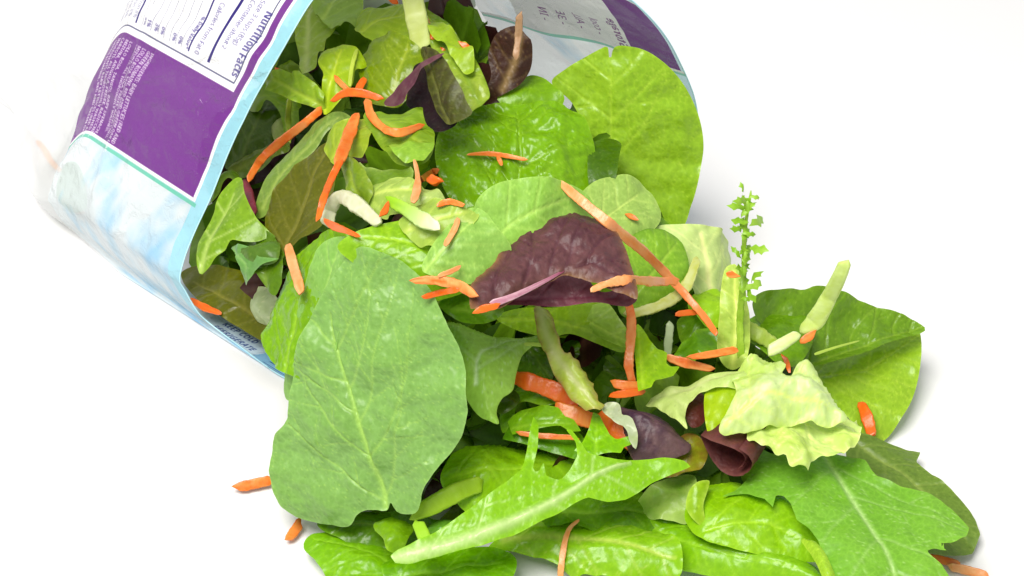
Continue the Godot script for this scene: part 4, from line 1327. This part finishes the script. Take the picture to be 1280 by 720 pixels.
	shred("pale carrot shred right of the toothed mizuna, lower of two", [832, 446, 12, 858, 454, 16, 892, 462, 10], {"h": [3.8, 3.7, 3.5], "tone2": rgb(242, 164, 92)})
	shred("carrot shred right of the toothed mizuna, upper of two", [860, 447, 8, 888, 443, 13, 922, 437, 12], {"h": [4.0, 4.0, 4.0]})
	shred("small dark orange carrot end in the hollow behind the longest carrot", [844, 393, 9, 858, 391, 10, 876, 390, 8], {"deep": true, "h": [4.3, 4.3, 4.3]})
	# pale lettuce
	var cream := rgb(206, 226, 146)
	leaf("lettuce_leaf", "long pale rib end of lettuce reaching left from the pale crumpled leaf", [803, 492, 830, 479, 870, 468, 918, 454, 955, 446, 960, 468, 930, 480, 898, 484, 874, 488, 860, 500, 855, 516, 858, 532, 842, 520, 818, 502], {"tone": cream, "m": "pale", "h": 3.7, "flat": 0.6, "rib": [806, 490, 870, 476, 950, 450], "rib_w": 0.16, "rib_c": rgb(226, 234, 170), "veins": 3, "dome": 0.2, "dome_r": 0.4})
	leaf("red_lettuce_leaf", "reddish-brown leaf end seen in the hole of the pale lettuce", [855, 492, 874, 484, 884, 500, 880, 522, 864, 530, 855, 512], {"tone": rgb(96, 36, 30), "m": "red", "h": 3.0, "fix": true})
	leaf("lettuce_leaf", "yellow-green inner lettuce fold between the hole and the pale crumpled leaf", [884, 480, 908, 466, 928, 468, 932, 492, 918, 514, 898, 530, 886, 538, 880, 512], {"tone": rgb(162, 204, 28), "m": "pale", "h": 3.55, "fix": true, "flat": 0.5, "cv": 0.25})
	shred("carrot piece half hidden under the pale crumpled lettuce above the red roll", [898, 530, 8, 920, 533, 13, 946, 524, 8], {"h": [3.2, 3.2, 3.2]})
	var fg := rgb(116, 178, 62)
	leaf("arugula_leaf", "large toothed arugula leaf with a pale midrib at the lower right", [903, 612, 918, 606, 932, 594, 944, 580, 938, 562, 952, 556, 972, 566, 1000, 572, 1030, 562, 1060, 566, 1082, 574, 1096, 592, 1130, 604, 1164, 616, 1198, 638, 1212, 654, 1208, 668, 1190, 676, 1172, 678, 1184, 684, 1168, 684, 1158, 690, 1178, 704, 1196, 728, 1210, 750, 1060, 750, 1046, 722, 1034, 702, 1022, 676, 1006, 660, 996, 654, 988, 634, 980, 622, 970, 620, 966, 633, 956, 622, 944, 618, 930, 612], {"tone": fg, "tone2": rgb(136, 190, 88), "sharp": true, "m": "matte", "h": 1.9, "flat": 0.5, "gy": 0.2, "clear": 1.0, "rib": [1034, 568, 1066, 622, 1106, 686, 1132, 745], "rib_w": 0.1, "rib_c": rgb(186, 218, 150), "veins": 4, "vein_c": 0.4, "vein_w": 0.9, "cv": 0.3, "cu": 0.2, "groove": 0.05})
	leaf("arugula_leaf", "curled yellow-green edge of arugula standing along the large toothed leaf's left side", [1000, 662, 1014, 664, 1028, 680, 1040, 704, 1050, 730, 1052, 745, 1036, 745, 1026, 712, 1014, 686], {"tone": rgb(160, 205, 70), "m": "matte", "h": 2.05, "dome": 0.25, "dome_r": 0.2})
	leaf("lettuce_leaf", "pale ruffled lettuce edge hanging over the large toothed arugula leaf", [934, 546, 938, 522, 966, 510, 1008, 506, 1046, 508, 1064, 520, 1074, 514, 1079, 528, 1072, 556, 1058, 566, 1046, 572, 1030, 566, 1016, 570, 1010, 588, 1002, 586, 992, 578, 982, 566, 968, 562, 952, 556], {"tone": rgb(216, 234, 156), "tone2": rgb(194, 222, 112), "mott": 0.8, "m": "pale", "sharp": true, "h": 3.2, "flat": 0.5, "gy": 0.8, "rib": [1000, 508, 1020, 565], "rib_w": 0.05, "veins": 4, "ruf": 0.18, "wav": 0.2, "crk": 0.10})
	leaf("lettuce_leaf", "pale crumpled lettuce leaf with two humps on the right of the heap", [902, 526, 912, 504, 922, 482, 918, 466, 928, 442, 946, 432, 970, 438, 984, 450, 978, 464, 988, 468, 998, 452, 1008, 444, 1022, 454, 1036, 480, 1054, 500, 1062, 514, 1040, 520, 1000, 516, 964, 520, 930, 528], {"tone": rgb(198, 226, 130), "tone2": rgb(228, 240, 186), "mott": 0.9, "m": "pale", "h": 4.0, "flat": 0.6, "rib": [910, 522, 960, 496, 1040, 505], "rib_w": 0.07, "veins": 4, "dome": 0.45, "dome_r": 0.5, "wav": 0.3, "crk": 0.12})
	red_roll()
	# big things in front
	leaf("lettuce_leaf", "thin drooping lettuce end left of the cut green stem's base", [466, 648, 490, 640, 516, 646, 512, 662, 502, 682, 484, 684, 478, 668], {"tone": rgb(118, 172, 26), "h": 1.5, "fix": true, "dome": 0.15, "dome_r": 0.2})
	leaf("spinach_leaf", "small blue-green spinach fold behind the white-ribbed mizuna's lower end", [530, 660, 548, 646, 572, 646, 586, 656, 572, 668, 548, 672], {"tone": rgb(110, 172, 60), "h": 1.35, "fix": true, "dome": 0.25, "dome_r": 0.25})
	stalk("cut_stalk", "thick cut green stem lying between the big front leaf and the mizuna", [514, 644, 16, 540, 632, 24, 570, 616, 25, 603, 604, 20], {"tone": rgb(142, 190, 40), "tone2": rgb(158, 202, 64), "h": [1.7, 1.85, 2.0, 2.0], "square": 0.45, "jag": 0.02, "cut": 0.4})
	leaf("mizuna_leaf", "long mizuna leaf with a thick white rib and curling teeth across the front", [488, 694, 498, 685, 530, 671, 568, 650, 600, 627, 632, 605, 652, 588, 658, 566, 662, 540, 667, 521, 673, 532, 672, 560, 666, 586, 672, 592, 679, 580, 683, 594, 700, 599, 712, 588, 721, 573, 719, 556, 708, 538, 714, 538, 726, 556, 734, 568, 768, 574, 800, 572, 832, 570, 856, 574, 864, 580, 846, 588, 820, 598, 800, 612, 782, 622, 760, 625, 736, 621, 720, 628, 700, 640, 670, 655, 640, 668, 600, 681, 552, 692, 512, 702, 494, 702], {"tone": rgb(124, 190, 26), "tone2": rgb(148, 204, 66), "sharp": true, "m": "glossy", "h": 2.6, "flat": 0.75, "rib": [492, 697, 560, 680, 620, 660, 690, 628, 745, 594, 790, 576], "rib_w": 0.26, "rib_end": 0.15, "rib_c": rgb(206, 228, 164), "ridge": 3.0, "veins": 4, "wav": 0.1, "mid": Vector2(680, 625)})
	stalk("cut_stalk", "short light green stem stub standing at the mizuna rib's upper edge", [522, 652, 15, 528, 666, 17, 536, 682, 16], {"tone": rgb(146, 200, 60), "h": [2.1, 2.15, 2.1], "square": 0.6, "jag": 0.02})
	var r := base("spinach_leaf")
	tag(r, "rolled pale-veined spinach leaf hooked beside the big front leaf", "spinach leaf", "spinach leaves of the salad")
	blade("inner_blade", [612, 500, 626, 488, 642, 480, 650, 496, 640, 512, 624, 516], {"tone": rgb(74, 104, 30), "h": 3.1, "fix": true}, r)
	blade("outer_blade", [552, 404, 562, 396, 592, 402, 620, 410, 648, 411, 672, 410, 690, 412, 668, 420, 655, 432, 646, 454, 641, 474, 628, 484, 621, 498, 624, 516, 612, 512, 592, 496, 573, 470, 558, 436], {"tone": rgb(164, 212, 104), "tone2": rgb(146, 200, 76), "m": "matte", "h": 4.5, "fix": true, "flat": 0.7, "gy": 0.3, "rib": [596, 474, 597, 448, 612, 430, 645, 416, 680, 411], "rib_w": 0.06, "rib_c": rgb(216, 238, 190), "veins": 3, "dome": 0.5, "dome_r": 0.6, "edge": rgb(165, 210, 100), "edge_w": 0.1}, r)
	stalk("leaf_stalk", "thin pale stem curving from the rolled leaf to the browned rib", [648, 434, 4, 660, 430, 5, 684, 432, 5], {"tone": rgb(170, 205, 90), "h": [4.3, 4.3, 4.3], "jag": 0.02})
	leaf("lettuce_leaf", "ragged pale rib with a browned edge running down from the red leaf", [667, 386, 671, 378, 681, 379, 686, 386, 692, 392, 694, 408, 699, 420, 701, 432, 708, 440, 713, 437, 716, 446, 724, 448, 727, 456, 733, 458, 735, 468, 743, 470, 742, 481, 748, 486, 748, 496, 757, 500, 750, 510, 733, 509, 716, 497, 699, 471, 684, 440, 672, 412], {"tone": rgb(200, 218, 122), "tone2": rgb(164, 200, 66), "mott": 0.9, "m": "pale", "sharp": true, "h": 4.5, "flat": 0.7, "rib": [673, 380, 690, 430, 720, 475, 745, 505], "rib_w": 0.14, "rib_c": rgb(214, 216, 160), "veins": 3, "edge": rgb(158, 104, 66), "edge_w": 0.09, "fold": -0.2, "dome": 0.0, "dome_r": 0.25, "crk": 0.14, "ruf": 0.12})


func red_roll():
	# a leaf rolled into an open tube that points to the viewer
	leaf_count += 1
	var c := at(902, 566, 2.75)
	var far := at(948, 516, 3.1)
	var f := (far - c).normalized()
	var u := f.cross(Vector3.UP).normalized()
	var w := u.cross(f).normalized()
	var pts := PackedVector3Array()
	var cols := PackedColorArray()
	var idx := PackedInt32Array()
	var nu := 60
	var nv := 26
	for j in nv + 1:
		var v := float(j) / nv
		for i in nu + 1:
			var a := lerpf(-0.6, TAU + 0.9, float(i) / nu)
			var rad := lerpf(0.66, 0.92, float(i) / nu) * (1.0 - 0.25 * v)
			rad *= 1.0 + 0.06 * soft.get_noise_2d(a * 1.5, v * 4.0) + 0.04 * fine.get_noise_2d(a * 2.0, v * 3.0)
			var lip := 0.14 * sin(a * 2.0 + 1.0) * (1.0 - v)
			pts.append(c + f * (v * 1.9 + lip) + u * cos(a) * rad * 0.98 + w * sin(a) * rad * 0.74)
			cols.append(rgb(98, 44, 42).lerp(rgb(84, 40, 44), clampf(0.5 + fine.get_noise_2d(a * 2.0, v * 5.0), 0, 1)).lerp(rgb(150, 96, 90), 0.5 * exp(-v * 9.0)))
	for j in nv:
		for i in nu:
			var k := j * (nu + 1) + i
			idx.append_array([k, k + 1, k + nu + 1, k + 1, k + nu + 2, k + nu + 1])
	lay(pts)
	var o := put("red_lettuce_leaf", finish(pts, cols, idx, c), M.red)
	o.position = c * CM
	tag(o, "maroon leaf rolled into an open tube facing the viewer under the pale lettuce", "red lettuce leaf", "red lettuce leaves of the salad")


func on_top():
	var r := base("red_lettuce_leaf")
	tag(r, "large purple-brown leaf folded along its pink midrib on top of the heap", "red lettuce leaf", "red lettuce leaves of the salad")
	var plum := rgb(110, 70, 72)
	var plum2 := rgb(82, 46, 52)
	blade("lower_blade", [590, 378, 618, 376, 660, 358, 696, 338, 724, 334, 738, 352, 752, 364, 772, 362, 795, 356, 798, 372, 786, 383, 770, 383, 745, 379, 700, 384, 650, 383, 612, 382], {"tone": rgb(128, 78, 88), "tone2": rgb(98, 46, 64), "m": "red", "h": 4.9, "flat": 0.8, "rib": [620, 381, 700, 372, 790, 374], "rib_w": 0.05, "rib_c": rgb(120, 50, 72), "veins": 4, "cv": -0.15, "crk": 0.06, "groove": 0.05}, r)
	blade("upper_blade", [587, 372, 589, 352, 604, 338, 618, 328, 628, 306, 644, 290, 670, 275, 698, 260, 712, 256, 736, 259, 760, 269, 778, 290, 789, 318, 796, 345, 797, 364, 780, 356, 762, 350, 740, 342, 722, 337, 700, 338, 665, 354, 630, 372, 608, 380, 592, 379], {"tone": plum, "tone2": plum2, "m": "red", "h": 5.1, "flat": 0.7, "clear": 0.8, "mott": 0.8, "edge": rgb(150, 112, 66), "edge_w": 0.1, "rib": [612, 376, 660, 352, 704, 334, 750, 322, 790, 320], "rib_w": 0.05, "rib_c": rgb(86, 46, 58), "veins": 6, "vein_w": 1.2, "vein_c": 0.7, "dome": 0.25, "dome_r": 0.5, "crk": 0.08, "groove": 0.08, "wav": 0.15}, r)
	tube("midrib", [614, 380, 10, 640, 371, 8, 672, 356, 6, 706, 338, 3], {"lift": -0.06, "tone": rgb(226, 186, 196), "tone2": rgb(190, 130, 150), "foot": rgb(140, 60, 90), "m": "rib", "thick": 0.5, "jag": 0.02}, r)
	var b := base("spinach_leaf")
	tag(b, "biggest spinach leaf, matte and upright at the front left of the heap", "spinach leaf", "spinach leaves of the salad")
	var front_tone := rgb(136, 180, 108)
	blade("back_lobe", [352, 500, 362, 430, 372, 386, 382, 346, 390, 318, 400, 302, 414, 296, 430, 296, 436, 304, 440, 330, 430, 400, 410, 470], {"tone": rgb(140, 190, 104), "tone2": rgb(128, 182, 90), "m": "matte", "h": 4.0, "flat": 0.75, "gy": -0.5, "clear": 0.5, "rib": [372, 480, 400, 380, 420, 300], "rib_w": 0.05, "veins": 3, "cv": 0.15, "wav": 0.05}, b)
	blade("main_blade", [334, 590, 340, 548, 354, 526, 360, 480, 372, 428, 392, 384, 408, 352, 424, 326, 440, 312, 456, 310, 486, 322, 516, 346, 541, 376, 559, 410, 573, 446, 580, 478, 582, 510, 575, 542, 560, 566, 541, 590, 526, 615, 518, 640, 506, 646, 490, 643, 483, 630, 478, 641, 465, 639, 452, 640, 442, 646, 432, 660, 405, 659, 374, 655, 350, 641, 338, 618], {"tone": front_tone, "tone2": rgb(116, 166, 74), "mott": 0.35, "m": "matte", "h": 3.2, "flat": 0.75, "gy": -0.55, "clear": 0.9, "rib": [477, 638, 470, 606, 458, 556, 444, 510, 428, 464, 414, 420, 408, 390], "rib_w": 0.08, "rib_c": rgb(172, 214, 118), "rib_k": 1.0, "veins": 5, "vein_c": 0.65, "crk": 0.07, "cv": 0.3, "cu": 0.25, "wav": 0.16, "groove": 0.06, "vein_w": 0.85, "ruf": 0.0, "s": 0.042}, b)


func loose_carrots():
	shred("longest carrot shred slanting down across the right of the red leaf", [698, 226, 10, 716, 242, 15, 740, 262, 17, 772, 288, 17, 806, 316, 16, 834, 344, 15, 858, 370, 13, 880, 396, 12, 896, 418, 9], {"pale": true, "lift": 0.05, "foot": rgb(242, 120, 45)})
	shred("rough pale carrot shred lying on the red leaf's right tip", [738, 363, 9, 764, 353, 14, 790, 350, 15, 818, 352, 14, 848, 351, 13], {"pale": true, "jag": 0.13, "lift": 0.0, "foot": rgb(246, 140, 66)})
	shred("pale carrot shred pointing at the left end of the red leaf", [514, 352, 9, 535, 350, 14, 562, 353, 17, 580, 360, 17, 594, 371, 14], {"tone2": rgb(244, 170, 100), "lift": 0.05})
	shred("thin carrot shred below the pale one by the red leaf's left end", [528, 372, 8, 550, 366, 11, 574, 362, 9], {"deep": true})
	shred("pale carrot end on the spinach just above the red leaf's left end", [547, 345, 7, 562, 340, 10, 576, 333, 7], {"pale": true})
	shred("carrot chip with a cut face under the red leaf's lower left corner", [592, 392, 6, 604, 386, 14, 624, 382, 10], {"deep": true, "lift": 0.1})
	shred("short pale carrot shred on the matte spinach left of the red leaf", [573, 273, 9, 568, 287, 11, 556, 307, 10], {"pale": true})
	shred("fine carrot splinter with a side stub on the crinkled spinach leaf", [584, 193, 4, 610, 192, 8, 634, 195, 8, 659, 200, 5], {})
	shred("tiny carrot stub touching the fine splinter on the crinkled spinach", [622, 196, 8, 625, 201, 8, 627, 207, 7], {})
	shred("tiny carrot crumb on the round pale spinach underside", [783, 267, 6, 790, 271, 9, 798, 275, 6], {})
	shred("long carrot shred lying on the grey-green leaf inside the bag", [310, 226, 10, 326, 200, 14, 350, 178, 15, 376, 158, 14, 402, 136, 12], {"lift": 0.05})
	shred("wide carrot strip, upper half of the pair standing in the mouth", [446, 142, 14, 438, 164, 20, 426, 196, 20, 420, 208, 14], {})
	shred("narrow carrot strip running down from the wide one over the olive leaf", [426, 200, 12, 414, 224, 12, 404, 250, 12, 397, 276, 9], {"deep": true})
	shred("bent carrot shred dropping from the cluster to the toothed lettuce", [459, 124, 13, 463, 142, 14, 474, 156, 14, 490, 166, 12], {})
	shred("carrot shred curving along the light green lettuce lobe", [478, 162, 12, 497, 166, 15, 514, 162, 12, 529, 155, 9], {})
	shred("carrot shred left of the round carrot lump near the crinkled leaf", [521, 228, 8, 534, 220, 12, 548, 211, 9], {})
	shred("round carrot lump at the left edge of the crinkled spinach", [536, 222, 14, 543, 226, 17, 551, 228, 13], {"deep": true, "thick": 0.9})
	shred("pale carrot fork standing on the pale ribbed lettuce", [516, 253, 12, 521, 238, 14, 522, 220, 8, 518, 200, 6], {"pale": true, "lift": 0.1})
	shred("small carrot wedge beside the split bright green rib", [477, 270, 12, 482, 262, 11, 486, 252, 5], {"deep": true})
	shred("flat carrot shred below the crinkled spinach's lower left edge", [546, 257, 8, 562, 252, 10, 580, 257, 8], {})
	shred("carrot shred in front of the bent white rib", [405, 275, 8, 418, 283, 13, 434, 289, 10, 450, 296, 6], {"deep": true, "lift": 0.1})
	shred("pale carrot stick leaning on the glossy round leaf beside the big front leaf", [360, 306, 14, 365, 326, 17, 371, 346, 17, 377, 366, 14], {"pale": true})
	shred("short carrot end sticking out low beside the big front leaf's left edge", [347, 396, 8, 358, 401, 13, 374, 410, 13], {"h": [2.5, 2.7, 2.9]})
	shred("small carrot square beside the feathery frond", [908, 343, 11, 915, 343, 12, 922, 343, 11], {"h": [6.6, 6.6, 6.6]})
	shred("carrot end lying on the table left of the big front leaf", [293, 610, 12, 308, 607, 17, 340, 600, 17], {"h": [0.22, 0.22, 0.24]})
	shred("carrot end lying on the table below the big front leaf's lower left corner", [359, 675, 13, 366, 667, 17, 376, 652, 16], {"h": [0.22, 0.22, 0.24]})
	shred("small carrot corner at the bottom edge left of the bottom spinach", [408, 722, 8, 416, 718, 9, 424, 712, 8], {"h": [0.2, 0.2, 0.2]})
	shred("thin pale carrot drooping over the long creased lettuce at the bottom", [724, 650, 5, 711, 662, 8, 704, 688, 11, 700, 724, 10], {"pale": true, "lift": 0.02})
	shred("carrot shred on the table under the large arugula leaf's right tooth", [1158, 696, 12, 1178, 700, 14, 1200, 706, 12], {"h": [0.2, 0.2, 0.2]})
	shred("pale carrot shred on the table at the bottom right corner of the heap", [1185, 708, 13, 1210, 713, 15, 1236, 720, 13], {"pale": true, "h": [0.2, 0.2, 0.2]})
	shred("pale carrot shred among the greens at the top of the mouth", [526, 10, 8, 533, 26, 9, 540, 42, 8], {"pale": true, "h": [8.7, 8.5, 8.3]})
	shred("carrot bit below the pale shred near the white back wall", [536, 42, 9, 541, 46, 10, 545, 50, 8], {"deep": true, "h": [8.3, 8.3, 8.2]})
	shred("carrot crumb on the yellow-green scrap by the back wall", [549, 60, 8, 553, 63, 9, 557, 67, 7], {"deep": true, "h": [8.1, 8.1, 8.0]})
	shred("bright carrot bit at the right of the scrap against the white back wall", [576, 52, 9, 582, 58, 11, 589, 63, 8], {"deep": true, "h": [8.5, 8.4, 8.3]})
	shred("carrot bit at the very top of the mouth left of the wide rib", [486, -4, 10, 491, 0, 11, 497, 5, 9], {"deep": true, "h": [8.9, 8.8, 8.7]})
	# seen through the clear end of the bag
	leaf("spinach_leaf", "dull green leaf showing through the clear film at the bag's far left", [70, 240, 74, 212, 84, 200, 98, 202, 106, 226, 108, 252, 96, 262, 80, 256], {"tone": rgb(110, 150, 90), "m": "matte", "h": 0.9, "fix": true, "flat": 0.0})
	shred("carrot shred showing through the clear film left of the purple panel", [46, 176, 8, 56, 188, 9, 64, 202, 9, 76, 214, 7], {"pale": true, "h": [0.5, 0.5, 0.5, 0.5]})
	shred("pink carrot shred under the leaf at the clear end of the bag", [84, 254, 7, 94, 262, 9, 106, 266, 7], {"pale": true, "h": [0.5, 0.5, 0.5]})
